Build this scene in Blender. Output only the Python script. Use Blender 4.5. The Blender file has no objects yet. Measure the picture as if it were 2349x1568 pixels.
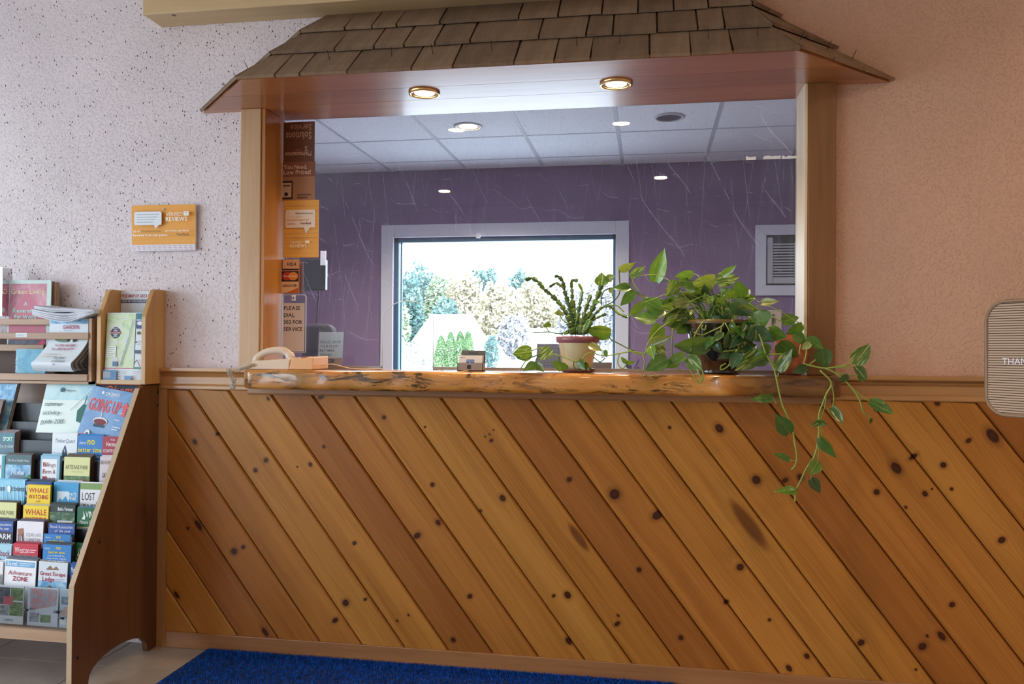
import bpy, math, random, re
import numpy as np
from mathutils import Vector, Matrix, noise as mnoise

# ------------------------------------------------------------------ camera, world, lights, exposure
SC = bpy.context.scene
COL = SC.collection
F_PX, YAW, PITCH, ROLL = 1865.75, 0.16775, 0.008093, 0.0066456
CAM = Vector((0.0, -2.9, 1.158))
EXPOSURE = 0.28
SKY_STRENGTH = 8.5
SKY_COLOR = (0.77, 0.89, 1.0)
LOBBY_LAMP_W = 13.0          # each recessed ceiling lamp of the lobby
SOFFIT_LAMP_W = 3.2
OFFICE_LAMP_W = 30.0

def _rot(u, f, v):           # camera axes -> world
    c, s = math.cos(ROLL), math.sin(ROLL); u, v = c*u - s*v, s*u + c*v
    c, s = math.cos(PITCH), math.sin(PITCH); f, v = c*f - s*v, s*f + c*v
    c, s = math.cos(YAW), math.sin(YAW); u, f = c*u - s*f, s*u + c*f
    return Vector((u, f, v))

cam_data = bpy.data.cameras.new('camera')
cam_data.sensor_fit = 'HORIZONTAL'; cam_data.sensor_width = 36.0
cam_data.lens = F_PX / 2349.0 * 36.0
cam_data.clip_start = 0.05; cam_data.clip_end = 600
cam = bpy.data.objects.new('camera', cam_data); COL.objects.link(cam)
R, U, Fw = _rot(1, 0, 0), _rot(0, 0, 1), _rot(0, 1, 0)
cam.matrix_world = Matrix(((R.x, U.x, -Fw.x, CAM.x), (R.y, U.y, -Fw.y, CAM.y), (R.z, U.z, -Fw.z, CAM.z), (0, 0, 0, 1)))
SC.camera = cam

world = bpy.data.worlds.new('overcast_sky'); SC.world = world; world.use_nodes = True
bg = world.node_tree.nodes['Background']
bg.inputs[0].default_value = (*SKY_COLOR, 1); bg.inputs[1].default_value = SKY_STRENGTH

SC.view_settings.view_transform = 'Standard'; SC.view_settings.look = 'None'
SC.view_settings.gamma = 1.0; SC.view_settings.use_curve_mapping = False
SC.view_settings.exposure = EXPOSURE
SC.cycles.use_denoising = True
SC.cycles.max_bounces = 10; SC.cycles.transparent_max_bounces = 16
SC.cycles.caustics_reflective = False; SC.cycles.caustics_refractive = False
SC.cycles.sample_clamp_indirect = 6.0

def portal(name, loc, sx, sy, rot):
    l = bpy.data.lights.new(name, 'AREA'); l.shape = 'RECTANGLE'; l.size = sx; l.size_y = sy
    l.cycles.is_portal = True
    o = bpy.data.objects.new(name, l); COL.objects.link(o); o.location = loc; o.rotation_euler = rot
# sky portals in the three window openings (they emit nothing; they only aim the sky's light)
portal('sky_portal', (-1.12, 3.42, 1.44), 1.74, 1.18, (-math.pi/2, 0, 0))
portal('sky_portal', (-4.55, -1.85, 1.25), 2.1, 2.2, (0, -math.pi/2, 0))
portal('sky_portal', (-4.55, -4.9, 1.25), 2.1, 2.4, (0, -math.pi/2, 0))

# ------------------------------------------------------------------ helpers
def ray(px, py):
    return _rot((px - 1174.5)/F_PX, 1.0, -(py - 784.0)/F_PX)
def at(px, py, Y):
    d = ray(px, py); return CAM + d*((Y - CAM.y)/d.y)
def atx(px, py, X):
    d = ray(px, py); return CAM + d*((X - CAM.x)/d.x)
def atz(px, py, Z):
    d = ray(px, py); return CAM + d*((Z - CAM.z)/d.z)
def lin(c):
    if isinstance(c, str):
        c = c.lstrip('#'); c = ''.join(2*q for q in c) if len(c) == 3 else c; c = [int(c[i:i+2], 16)/255 for i in (0, 2, 4)]
        return tuple(x/12.92 if x <= .04045 else ((x+.055)/1.055)**2.4 for x in c)
    return tuple(c)

WO = {}                       # world origin of every object
class MB:
    def __init__(s): s.v = []; s.f = []; s.m = []; s.mats = []; s.sm = []
    def mi(s, mat):
        if mat is None: return 0
        if mat not in s.mats: s.mats.append(mat)
        return s.mats.index(mat)
    def add(s, vs, fs, mat=None, smooth=False):
        b = len(s.v); s.v += [tuple(x) for x in vs]; k = s.mi(mat)
        for f in fs: s.f.append([i + b for i in f]); s.m.append(k); s.sm.append(smooth)
        return s
    def box(s, a, b, mat=None):
        (x0, y0, z0), (x1, y1, z1) = a, b
        x0, x1 = min(x0, x1), max(x0, x1); y0, y1 = min(y0, y1), max(y0, y1); z0, z1 = min(z0, z1), max(z0, z1)
        return s.add([(x0,y0,z0),(x1,y0,z0),(x1,y1,z0),(x0,y1,z0),(x0,y0,z1),(x1,y0,z1),(x1,y1,z1),(x0,y1,z1)],
                     [(0,3,2,1),(4,5,6,7),(0,1,5,4),(1,2,6,5),(2,3,7,6),(3,0,4,7)], mat)
    def hexa(s, q, mat=None):  # 8 corners, bottom 4 then top 4
        return s.add(q, [(0,3,2,1),(4,5,6,7),(0,1,5,4),(1,2,6,5),(2,3,7,6),(3,0,4,7)], mat)
    def obox(s, o, u, v, n, mat=None):   # oriented box: corner o, edge vectors u v n
        o, u, v, n = Vector(o), Vector(u), Vector(v), Vector(n)
        q = [o, o+u, o+u+v, o+v]; return s.hexa([*q, *[p+n for p in q]], mat)
    def prism(s, poly, ext, mat=None, smooth=False):   # extrude planar polygon (list of 3D) by vector ext
        n = len(poly); e = Vector(ext); vs = [Vector(p) for p in poly]; vs = vs + [p+e for p in vs]
        fs = [list(range(n))[::-1], list(range(n, 2*n))] + [(i, (i+1) % n, n+(i+1) % n, n+i) for i in range(n)]
        return s.add(vs, fs, mat, smooth)
    def tube(s, pts, r, n=6, mat=None, smooth=True, cap=True):
        pts = [Vector(p) for p in pts]; rs = r if isinstance(r, (list, tuple)) else [r]*len(pts)
        vs = []; fs = []; up = Vector((0.13, 0.2, 1)).normalized()
        for i, p in enumerate(pts):
            t = (pts[min(i+1, len(pts)-1)] - pts[max(i-1, 0)])
            if t.length < 1e-9: t = Vector((0, 0, 1))
            t.normalize(); a = t.cross(up)
            if a.length < 1e-3: a = t.cross(Vector((1, 0, 0)))
            a.normalize(); b = t.cross(a)
            for k in range(n):
                w = 2*math.pi*k/n; vs.append(p + (a*math.cos(w) + b*math.sin(w))*rs[i])
        for i in range(len(pts)-1):
            for k in range(n):
                fs.append((i*n+k, i*n+(k+1) % n, (i+1)*n+(k+1) % n, (i+1)*n+k))
        if cap: fs += [list(range(n))[::-1], [(len(pts)-1)*n+k for k in range(n)]]
        return s.add(vs, fs, mat, smooth)
    def lathe(s, prof, c, n=32, mat=None, smooth=True):   # prof: list (r,z) relative to c
        vs = []; fs = []; c = Vector(c)
        for r, z in prof:
            for k in range(n):
                w = 2*math.pi*k/n; vs.append(c + Vector((r*math.cos(w), r*math.sin(w), z)))
        for i in range(len(prof)-1):
            for k in range(n): fs.append((i*n+k, i*n+(k+1) % n, (i+1)*n+(k+1) % n, (i+1)*n+k))
        return s.add(vs, fs, mat, smooth)
    def build(s, name, mat=None, parent=None, org=None, bevel=0.0):
        vs = np.array([tuple(v) for v in s.v], float)
        if org is None:
            lo, hi = vs.min(0), vs.max(0); org = ((lo[0]+hi[0])/2, (lo[1]+hi[1])/2, lo[2])
        org = Vector(org); me = bpy.data.meshes.new(name)
        me.from_pydata((vs - np.array(org)).tolist(), [], s.f)
        for m in (s.mats or [mat]): me.materials.append(m)
        if s.mats: me.polygons.foreach_set('material_index', s.m)
        me.polygons.foreach_set('use_smooth', s.sm); me.update()
        o = bpy.data.objects.new(name, me); COL.objects.link(o)
        if parent is not None: o.parent = parent; o.location = org - WO[parent.name]
        else: o.location = org
        WO[o.name] = org
        if bevel:
            b = o.modifiers.new('bevel', 'BEVEL'); b.width = bevel; b.segments = 2; b.limit_method = 'ANGLE'
        return o
def tag(o, label, cat, group=None):
    o['label'] = label; o['category'] = cat
    if group: o['group'] = group
    return o
def thing(name, loc, label, cat, group=None):
    o = bpy.data.objects.new(name, None); COL.objects.link(o); o.empty_display_size = .05
    o.location = loc; WO[o.name] = Vector(loc); return tag(o, label, cat, group)
def struct(o, label=None):
    o['kind'] = 'structure'
    if label: o['label'] = label
    return o
def spline(pts, k=5):
    pts = [Vector(p) for p in pts]; out = []
    P = [pts[0]*2 - pts[1]] + pts + [pts[-1]*2 - pts[-2]]
    for i in range(1, len(P)-2):
        for j in range(k):
            t = j/k; a, b, c, d = P[i-1], P[i], P[i+1], P[i+2]
            out.append(.5*((2*b) + (c-a)*t + (2*a-5*b+4*c-d)*t*t + (3*b-a-3*c+d)*t**3))
    return out + [pts[-1]]

# ------------------------------------------------------------------ materials
class NT:
    def __init__(s, name):
        s.mat = bpy.data.materials.new(name); s.mat.use_nodes = True; s.t = s.mat.node_tree
        s.p = s.t.nodes['Principled BSDF']; s.out = s.t.nodes['Material Output']
    def n(s, typ, **kw):
        x = s.t.nodes.new(typ)
        for k, v in kw.items():
            if k.startswith('i_'): x.inputs[k[2:].replace('_', ' ')].default_value = v
            else: setattr(x, k, v)
        return x
    def l(s, a, b): s.t.links.new(a, b)
    def ramp(s, fac, stops):
        r = s.n('ShaderNodeValToRGB'); e = r.color_ramp.elements
        while len(e) < len(stops): e.new(.5)
        for k, (p, c) in enumerate(stops): e[k].position = p; e[k].color = (*lin(c), 1)
        s.l(fac, r.inputs[0]); return r.outputs[0]
    def math(s, op, a, b=None, c=None):
        m = s.n('ShaderNodeMath', operation=op)
        for i, x in enumerate((a, b, c)):
            if x is None: continue
            if isinstance(x, (int, float)): m.inputs[i].default_value = x
            else: s.l(x, m.inputs[i])
        return m.outputs[0]
    def mix(s, fac, a, b, mode='MIX'):
        m = s.n('ShaderNodeMix', data_type='RGBA', blend_type=mode)
        for x, i in ((fac, 0), (a, 6), (b, 7)):
            if isinstance(x, (int, float)): m.inputs[i].default_value = x
            elif isinstance(x, (tuple, str)): m.inputs[i].default_value = (*lin(x), 1)
            else: s.l(x, m.inputs[i])
        return m.outputs[2]
    def coords(s, scale, kind='Object', loc=(0, 0, 0), rot=(0, 0, 0)):
        t = s.n('ShaderNodeTexCoord'); m = s.n('ShaderNodeMapping')
        m.inputs['Scale'].default_value = scale; m.inputs['Location'].default_value = loc; m.inputs['Rotation'].default_value = rot
        s.l(t.outputs[kind], m.inputs[0]); return m.outputs[0]
    def noise(s, vec, scale=5, detail=3, rough=.5, dist=0):
        x = s.n('ShaderNodeTexNoise'); x.inputs['Scale'].default_value = scale; x.inputs['Detail'].default_value = detail
        x.inputs['Roughness'].default_value = rough; x.inputs['Distortion'].default_value = dist
        if vec is not None: s.l(vec, x.inputs['Vector'])
        return x.outputs[0]
    def bump(s, h, strength=.3, dist=.01):
        b = s.n('ShaderNodeBump'); b.inputs['Strength'].default_value = strength; b.inputs['Distance'].default_value = dist
        s.l(h, b.inputs['Height']); s.l(b.outputs[0], s.p.inputs['Normal'])
    def set(s, **kw):
        for k, v in kw.items():
            k = k.replace('_', ' '); i = s.p.inputs[k]
            if isinstance(v, str) or (isinstance(v, tuple) and len(v) == 3): i.default_value = (*lin(v), 1)
            else: i.default_value = v
        return s
_plain = {}
def plain(c, rough=.5, name=None, metal=0.0, **kw):
    key = (c, rough, metal, tuple(kw.items()))
    if key not in _plain:
        m = NT(name or 'plain_' + (c.strip('#') if isinstance(c, str) else 'colour')); m.set(Base_Color=c, Roughness=rough, Metallic=metal, **kw); _plain[key] = m.mat
    return _plain[key]
def emis(c, s, name):
    m = NT(name); m.set(Base_Color=(0, 0, 0), Emission_Color=c, Emission_Strength=s); return m.mat
def wood(name, dark, light, axis='x', rough=.4, coat=0.0, scale=1.0, fig=1.0, knots=0.0, rand=.25):
    m = NT(name); st = {'x': (1.2, 22, 22), 'y': (22, 1.2, 22), 'z': (22, 22, 1.2)}[axis]
    oi = m.n('ShaderNodeObjectInfo'); t = m.n('ShaderNodeTexCoord')
    ad = m.n('ShaderNodeVectorMath', operation='MULTIPLY_ADD')
    cv = m.n('ShaderNodeCombineXYZ')
    for i in range(3): m.l(oi.outputs['Random'], cv.inputs[i])
    m.l(cv.outputs[0], ad.inputs[0]); ad.inputs[1].default_value = (7, 5, 9); m.l(t.outputs['Object'], ad.inputs[2])
    mp = m.n('ShaderNodeMapping'); mp.inputs['Scale'].default_value = tuple(a*scale for a in st); m.l(ad.outputs[0], mp.inputs[0])
    a = m.noise(mp.outputs[0], 1.6, 6, .6, 1.2*fig)
    mp2 = m.n('ShaderNodeMapping'); mp2.inputs['Scale'].default_value = tuple(x*scale*(.35 if x > 2 else .8) for x in st); m.l(ad.outputs[0], mp2.inputs[0])
    b = m.noise(mp2.outputs[0], 1.0, 2, .5, .6)
    f = m.math('MULTIPLY_ADD', b, .55, m.math('MULTIPLY', a, .5))
    c = m.ramp(f, [(.3, dark), (.72, light)])
    v = m.math('MULTIPLY_ADD', oi.outputs['Random'], rand, 1 - rand/2)
    hs = m.n('ShaderNodeHueSaturation'); m.l(c, hs.inputs['Color']); m.l(v, hs.inputs['Value']); c = hs.outputs[0]
    if knots:
        vo = m.n('ShaderNodeTexVoronoi', feature='F1'); vo.inputs['Scale'].default_value = 3.2
        m.l(ad.outputs[0], vo.inputs['Vector'])
        k = m.n('ShaderNodeMapRange'); k.inputs[1].default_value = .012*knots; k.inputs[2].default_value = .035*knots
        m.l(vo.outputs['Distance'], k.inputs[0]); c = m.mix(k.outputs[0], '#2a1408', c)
    m.l(c, m.p.inputs['Base Color']); m.set(Roughness=rough, Coat_Weight=coat, Coat_Roughness=.12)
    m.bump(a, .12, .004); return m.mat

def stucco(name, base, speck=0.0):
    m = NT(name); t = m.n('ShaderNodeTexCoord'); co = t.outputs['Object']
    n1 = m.noise(co, 120, 2, .5, .2); n2 = m.noise(co, 34, 2, .5); n3 = m.noise(co, 2.2, 3, .5)
    h = m.n('ShaderNodeMapRange'); h.inputs[1].default_value = .5; h.inputs[2].default_value = .72; m.l(n1, h.inputs[0])
    hh = m.math('MULTIPLY_ADD', n2, .35, h.outputs[0])
    c = m.ramp(n3, [(.3, tuple(x*.92 for x in lin(base))), (.7, tuple(min(1, x*1.06) for x in lin(base)))])
    if speck:                 # small chips where the dark undercoat shows
        mp = m.n('ShaderNodeMapping'); mp.inputs['Scale'].default_value = (78, 78, 46); m.l(co, mp.inputs[0])
        vo = m.n('ShaderNodeTexVoronoi', feature='F1'); vo.inputs['Scale'].default_value = 1.0; m.l(mp.outputs[0], vo.inputs['Vector'])
        sep = m.n('ShaderNodeSeparateColor'); m.l(vo.outputs['Color'], sep.inputs[0])
        clus = m.noise(co, 5.0, 3, .6)
        thr = m.math('MULTIPLY_ADD', m.math('SUBTRACT', clus, .42), 1.5, .30*speck)
        on = m.math('LESS_THAN', sep.outputs[0], thr)
        rad = m.math('MULTIPLY_ADD', m.math('POWER', sep.outputs[1], 1.7), .24, .09)
        near = m.math('LESS_THAN', vo.outputs['Distance'], rad)
        c = m.mix(m.math('MULTIPLY', on, near), c, '#55454c')
    m.l(c, m.p.inputs['Base Color']); m.set(Roughness=.62); m.bump(hh, .5, .005); return m.mat

def board_mat(i, knots, length, tone):
    """pine board: local x along the board, z across; knots = [(x, z, rx, rz)]"""
    m = NT('pine_board_%02d' % i); t = m.n('ShaderNodeTexCoord'); sp = m.n('ShaderNodeSeparateXYZ'); m.l(t.outputs['Object'], sp.inputs[0])
    x, z = sp.outputs[0], sp.outputs[2]; disp = None; masks = []
    for (kx, kz, rx, rz) in knots:
        dx = m.math('MULTIPLY', m.math('SUBTRACT', x, kx), 1/rx); dz = m.math('MULTIPLY', m.math('SUBTRACT', z, kz), 1/rz)
        d = m.math('SQRT', m.math('MULTIPLY_ADD', dx, dx, m.math('MULTIPLY', dz, dz)))
        masks.append((d, rx > .03))
        # the grain flows round the knot
        g = m.math('DIVIDE', m.math('MULTIPLY', dz, rz*1.6), m.math('MULTIPLY_ADD', m.math('MULTIPLY', dx, .45), m.math('MULTIPLY', dx, .45), m.math('MULTIPLY_ADD', dz, dz, 1.0)))
        disp = g if disp is None else m.math('ADD', disp, g)
    zz = z if disp is None else m.math('SUBTRACT', z, disp)
    cv = m.n('ShaderNodeCombineXYZ'); m.l(m.math('MULTIPLY', x, 1.3), cv.inputs[0]); cv.inputs[1].default_value = i*3.7
    m.l(m.math('MULTIPLY', zz, 34), cv.inputs[2])
    a = m.noise(cv.outputs[0], 1.3, 5, .6, .7)
    cv2 = m.n('ShaderNodeCombineXYZ'); m.l(m.math('MULTIPLY', x, .8), cv2.inputs[0]); cv2.inputs[1].default_value = i*1.9 + 4
    m.l(m.math('MULTIPLY', zz, 9), cv2.inputs[2])
    b = m.noise(cv2.outputs[0], 1.1, 2, .5, .9)
    fine = m.math('MULTIPLY_ADD', m.math('SINE', m.math('MULTIPLY_ADD', zz, 620, m.math('MULTIPLY', b, 40))), .035, m.math('MULTIPLY', a, .5))
    f = m.math('MULTIPLY_ADD', b, .5, fine)
    d0, d1 = tone
    c = m.ramp(f, [(.28, d0), (.62, d1), (.78, tuple(min(1, q*1.12) for q in lin(d1)))])
    for d, soft in masks:
        k = m.n('ShaderNodeMapRange', interpolation_type='SMOOTHSTEP'); k.inputs[1].default_value = .9; k.inputs[2].default_value = 2.0; m.l(d, k.inputs[0])
        c = m.mix(k.outputs[0], m.mix(.35, c, '#6a3008', 'MULTIPLY'), c)
        if soft:
            c = m.mix(k.outputs[0], m.mix(.6, c, '#7a3a1c', 'MULTIPLY'), c); continue
        k = m.n('ShaderNodeMapRange'); k.inputs[1].default_value = .72; k.inputs[2].default_value = 1.02; m.l(d, k.inputs[0])
        c = m.mix(k.outputs[0], m.ramp(d, [(.1, '#4a1f0c'), (.7, '#371508'), (.95, '#1d0a04')]), c)
    m.l(c, m.p.inputs['Base Color']); m.set(Roughness=.42, Coat_Weight=.06, Coat_Roughness=.2, Specular_IOR_Level=.3); m.bump(a, .05, .003)
    return m.mat

# ------------------------------------------------------------------ the setting
rnd = random.Random(11)
M_ST_L = stucco('stucco_pale_lilac', (.77, .685, .71), 1.0)  # same peach stucco, with the cool daylight cast mixed into its colour
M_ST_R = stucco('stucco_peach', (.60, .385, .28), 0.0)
M_WHITE = plain('#d9d6d2', .6, 'white_paint')
M_OAK_Z = wood('pale_pine_upright', (.50, .30, .145), (.68, .45, .245), 'z', .45, .1, 1.0, 1.0, .8)
M_JAMB = wood('amber_jamb', (.36, .13, .018), (.60, .26, .045), 'z', .4, .15, 1.0, .8)
M_POST_R = wood('brown_post', (.17, .068, .018), (.29, .13, .042), 'z', .4, .2, 1.0, .8, .5)
M_RAIL = wood('honey_rail', (.34, .16, .055), (.55, .30, .12), 'x', .35, .3, 1.0, .7)
M_TRIM_Z = wood('honey_trim_upright', (.30, .135, .045), (.45, .23, .09), 'z', .4, .2)
M_BASE = wood('brown_baseboard', (.25, .105, .035), (.40, .19, .075), 'x', .4, .2)
M_BEAM = wood('light_spruce', (.60, .41, .20), (.80, .60, .34), 'x', .5, .05, .8, .6, 1.1)
M_PURPLE = NT('purple_wall')
_n = M_PURPLE.noise(M_PURPLE.coords((1, 1, 1)), 3, 3); M_PURPLE.l(M_PURPLE.ramp(_n, [(.3, (.19, .11, .225)), (.7, (.225, .135, .265))]), M_PURPLE.p.inputs['Base Color'])
M_PURPLE.set(Roughness=.55); M_PURPLE = M_PURPLE.mat

OPX0, OPX1, OPZ0, OPZ1 = -1.449, .521, 1.0, 2.073
w = MB()
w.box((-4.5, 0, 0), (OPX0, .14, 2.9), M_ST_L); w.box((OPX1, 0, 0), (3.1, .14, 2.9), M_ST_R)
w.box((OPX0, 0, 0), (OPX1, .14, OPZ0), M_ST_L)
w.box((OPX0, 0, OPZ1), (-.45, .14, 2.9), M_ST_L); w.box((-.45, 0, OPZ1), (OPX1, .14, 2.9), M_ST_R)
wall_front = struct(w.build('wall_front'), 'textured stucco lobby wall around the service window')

# lobby shell outside the view
def wall_with_hole(name, axis, pos, thick, a0, a1, z0, z1, hole, mat):
    b = MB()
    def bx(p0, p1, q0, q1):
        if p1 - p0 < 1e-4 or q1 - q0 < 1e-4: return
        if axis == 'x': b.box((pos, p0, q0), (pos+thick, p1, q1), mat)
        else: b.box((p0, pos, q0), (p1, pos+thick, q1), mat)
    if hole:
        h0, h1, g0, g1 = hole
        bx(a0, h0, z0, z1); bx(h1, a1, z0, z1); bx(h0, h1, z0, g0); bx(h0, h1, g1, z1)
    else: bx(a0, a1, z0, z1)
    return struct(b.build(name))
M_LOBBY = plain((.62, .50, .43), .8, 'lobby_peach_paint')
wall_with_hole('wall_left', 'x', -4.5, -.12, -3.4, 0, 0, 2.9, (-2.95, -.75, .2, 2.3), M_LOBBY)
wall_with_hole('wall_left', 'x', -4.5, -.12, -6.7, -3.4, 0, 2.9, (-6.1, -3.7, .2, 2.3), M_LOBBY)
wall_with_hole('wall_back', 'y', -6.7, -.12, -4.5, 3.1, 0, 2.9, None, M_LOBBY)
wall_with_hole('wall_right', 'x', 3.1, .12, -6.7, .14, 0, 2.9, None, M_LOBBY)
struct(MB().box((-4.62, -6.82, 2.9), (3.22, .14, 3.0)).build('ceiling', plain((.72, .68, .62), .9, 'lobby_ceiling_paint')))

# floor with separate tiles near the wall
M_TILE = NT('grey_floor_tile'); _v = M_TILE.coords((1, 1, 1)); _n = M_TILE.noise(_v, 9, 5, .6, .6)
_oi = M_TILE.n('ShaderNodeObjectInfo'); _c = M_TILE.ramp(_n, [(.3, (.34, .30, .265)), (.7, (.45, .39, .335))])
M_TILE.l(_c, M_TILE.p.inputs['Base Color']); M_TILE.set(Roughness=.3); M_TILE.bump(_n, .05, .003); M_TILE = M_TILE.mat
M_GROUT = plain((.10, .095, .09), .9, 'dark_grout')
floor = struct(MB().box((-4.62, -6.82, -.12), (3.22, .0, -.006)).build('floor', M_GROUT))
TP = .4615
for i in range(-6, 11):
    for j in range(-15, 1):
        x0 = -1.99 + i*TP; y0 = -.229 + j*TP; x1, y1 = min(x0+TP, 3.1)-.004, min(y0+TP, 0)-.004
        x0 = max(x0, -4.5)
        if x1 - x0 < .02 or y1 - y0 < .02: continue
        MB().box((x0, y0, -.006), (x1, y1, 0)).build('floor_tile', M_TILE, floor)

# wainscot: diagonal tongue-and-groove pine boards
KN = [(737,909,6,10),(447,1013,8,6),(498,995,4,5),(615,914,6,4),(610,1055,6,7),(586,1078,6,6),(712,1065,6,5),(682,1070,2.5,2.5),(743,1024,5,4),
(881,957,5,5),(975,979,3,3),(992,1111,6,6),(1005,1198,8,6),(957,1228,7,10),(1153,1142,9,7),(1102,1171,4,4),(1127,1010,4,5),(1123,996,2.2,2.2),(1113,1001,2.2,2.2),(1132,986,2.2,2.2),
(455,1204,16,6),(431,1211,4,4),(537,1264,9,9),(558,1254,5,6),(813,1245,5,6),(793,1382,9,9),(838,1374,4,5),(769,1422,6,9),(911,1423,3,3),(937,1410,3,3),
(1040,1467,7,6),(1078,1367,6,7),(608,1449,13,6),(405,1364,11,5),(1410,1133,13,13),(1306,1099,6,7),(1302,1364,10,8),(1270,1366,4,5),(1466,1306,6,6),(1562,1462,6,6),
(1508,1181,10,14),(1650,982,12,9),(1735,1100,11,10),(1698,1300,8,9),(1536,980,4,4),(1304,1470,10,6),(1416,1430,5,8),(1418,1411,4,3),(1327,1232,24,6),(1717,1202,42,9),
(1666,1380,5,7),(1765,1421,4,4),(1801,1101,5,8),(1836,1094,8,7),(2011,1128,7,7),(2056,1073,15,10),(2122,1132,7,6),(2078,1163,4,3),(2138,1121,2.5,2.5),(2095,1047,5,11),
(2164,1066,7,7),(2183,1121,4,4),(2222,1010,5,7),(2277,999,19,11),(2150,924,7,6),(2298,1238,7,9),(2184,1386,6,7),(2160,1458,12,7),(2127,1458,4,3),(2116,1482,8,10),
(1975,1473,7,9),(1851,1504,7,6),(1810,1532,9,6),(2101,1535,3,3),(1869,919,8,6)]
KNW = [(at(x, y, -.018), rx/640, ry/640) for x, y, rx, ry in KN]
SL = 1.319; PHI = math.atan(SL); cph, sph = math.cos(PHI), math.sin(PHI)
wains = bpy.data.objects.new('wall_wainscot', None); COL.objects.link(wains); WO[wains.name] = Vector((0, 0, 0))
struct(wains, 'diagonal knotty pine wainscot below the service window')
PX0, PX1, PZ0, PZ1 = -1.836, 3.09, .060, .99
def clip(poly, f):
    out = []
    for i in range(len(poly)):
        a, b = poly[i], poly[(i+1) % len(poly)]; fa, fb = f(a), f(b)
        if fa >= 0: out.append(a)
        if fa*fb < 0:
            t = fa/(fa-fb); out.append((a[0]+(b[0]-a[0])*t, a[1]+(b[1]-a[1])*t))
    return out
TONES = [((.285,.102,.014),(.47,.200,.034)),((.26,.086,.013),(.43,.170,.030)),((.30,.116,.017),(.49,.220,.040)),((.22,.070,.011),(.36,.132,.024)),((.28,.102,.015),(.46,.192,.033))]
PITCHX = .1651
for k in range(-5, 31):
    xa = -1.75 + k*PITCHX; xb = xa + PITCHX; g = .0016/sph
    poly = [(xa+g+(.99-z)/SL, z) for z in (1.2, -.2)] + [(xb-g+(.99-z)/SL, z) for z in (-.2, 1.2)]
    for f in (lambda p: p[0]-PX0, lambda p: PX1-p[0], lambda p: p[1]-PZ0, lambda p: PZ1-p[1]):
        if poly: poly = clip(poly, f)
    if len(poly) < 3: continue
    xm = (xa+xb)/2
    o = Vector((xm + (.99-.5)/SL, 0, .5))                     # on the board's centre line
    loc = [((x-o.x)*cph - (z-o.z)*sph, (x-o.x)*sph + (z-o.z)*cph) for x, z in poly]
    hw = (PITCHX*sph)/2
    kn = []
    for p, rx, rz in KNW:
        lx, lz = (p.x-o.x)*cph - (p.z-o.z)*sph, (p.x-o.x)*sph + (p.z-o.z)*cph
        if abs(lz) < hw + .004 and any(True for _ in (0,)): kn.append((lx, lz, max(rx, .003), max(rz, .003)))
    lo, hi = min(q[0] for q in loc), max(q[0] for q in loc)
    kn = [q for q in kn if lo - .02 < q[0] < hi + .02]
    n = len(loc); vs = [(x, 0, z) for x, z in loc]; vs2 = []; vs3 = []
    for x, z in loc:
        e = 1 if abs(abs(z) - hw) < .006 else 0
        vs2.append((x, -.012, z)); vs3.append((x, -.018, z - math.copysign(.005*e, z)))
    A = vs + vs2 + vs3
    fs = [list(range(n)), [2*n+i for i in range(n)][::-1]]
    for i in range(n):
        j = (i+1) % n; fs += [(i, n+i, n+j, j), (n+i, 2*n+i, 2*n+j, n+j)]
    me = bpy.data.meshes.new('board'); me.from_pydata(A, [], fs); me.update()
    me.materials.append(board_mat(k+5, kn, hi-lo, TONES[(k*3+7) % 5]))
    ob = bpy.data.objects.new('board', me); COL.objects.link(ob); ob.parent = wains
    ob.location = o; ob.rotation_euler = (0, PHI, 0)
MB().box((PX0, -.004, PZ0), (PX1, -.0005, PZ1)).build('groove_backing', plain((.07, .03, .012), .8, 'groove_shadow_wood'), wains)  # dark brown backing that shows in the gaps between boards

# mouldings
def moulding(name, x0, x1, prof, mat, label):
    return struct(MB().prism([(x0, y, z) for y, z in prof], (x1-x0, 0, 0)).build(name, mat), label)
RAILP = [(0, .992), (-.020, .992), (-.024, .996), (-.024, 1.006), (-.020, 1.010), (-.022, 1.014), (-.022, 1.040), (-.018, 1.044), (-.024, 1.048), (-.028, 1.052), (-.022, 1.056), (-.034, 1.060), (-.038, 1.064), (-.038, 1.076), (0, 1.076)]
moulding('trim_1', -1.885, -1.50, RAILP, M_RAIL, 'moulded honey chair rail left of the window post')
moulding('trim_2', .60, 3.09, RAILP, M_RAIL, 'moulded honey chair rail right of the window post')
moulding('trim_3', -1.50, .60, [(0, .978), (-.028, .978), (-.031, .984), (-.031, 1.002), (0, 1.002)], M_BASE, 'brown strip under the live-edge slab')
struct(MB().box((-1.872, -.024, 0), (-1.836, 0, .992)).build('trim_4', M_TRIM_Z), 'upright end strip of the wainscot beside the brochure rack')
b = MB().box((-1.836, -.023, 0), (3.09, 0, .062)).build('baseboard_front', M_BASE, bevel=.003); struct(b, 'brown wooden baseboard under the diagonal boards')

# posts, jambs
o = MB().box((-1.536, -.035, 1.075), (-1.453, .0, 2.06)).build('trim_5', M_OAK_Z, bevel=.003); struct(o, 'pale pine post left of the service window')
o = MB().box((.523, -.035, 1.075), (.614, .0, 2.06)).build('trim_6', M_POST_R, bevel=.003); struct(o, 'brown wooden post right of the service window')
o = MB().box((-1.4525, -.03, 1.075), (-1.437, .14, 2.06)).build('trim_7', M_JAMB, bevel=.002); struct(o, 'amber jamb board on the left side of the glass')
o = MB().box((.512, -.034, 1.075), (.5225, .14, 2.06)).build('trim_8', wood('worn_pale_jamb', (.66, .49, .31), (.84, .70, .5), 'z', .4, .3), bevel=.002); struct(o, 'worn pale jamb board on the right side of the glass')  # pale tone is window light put into the wood colour

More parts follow.
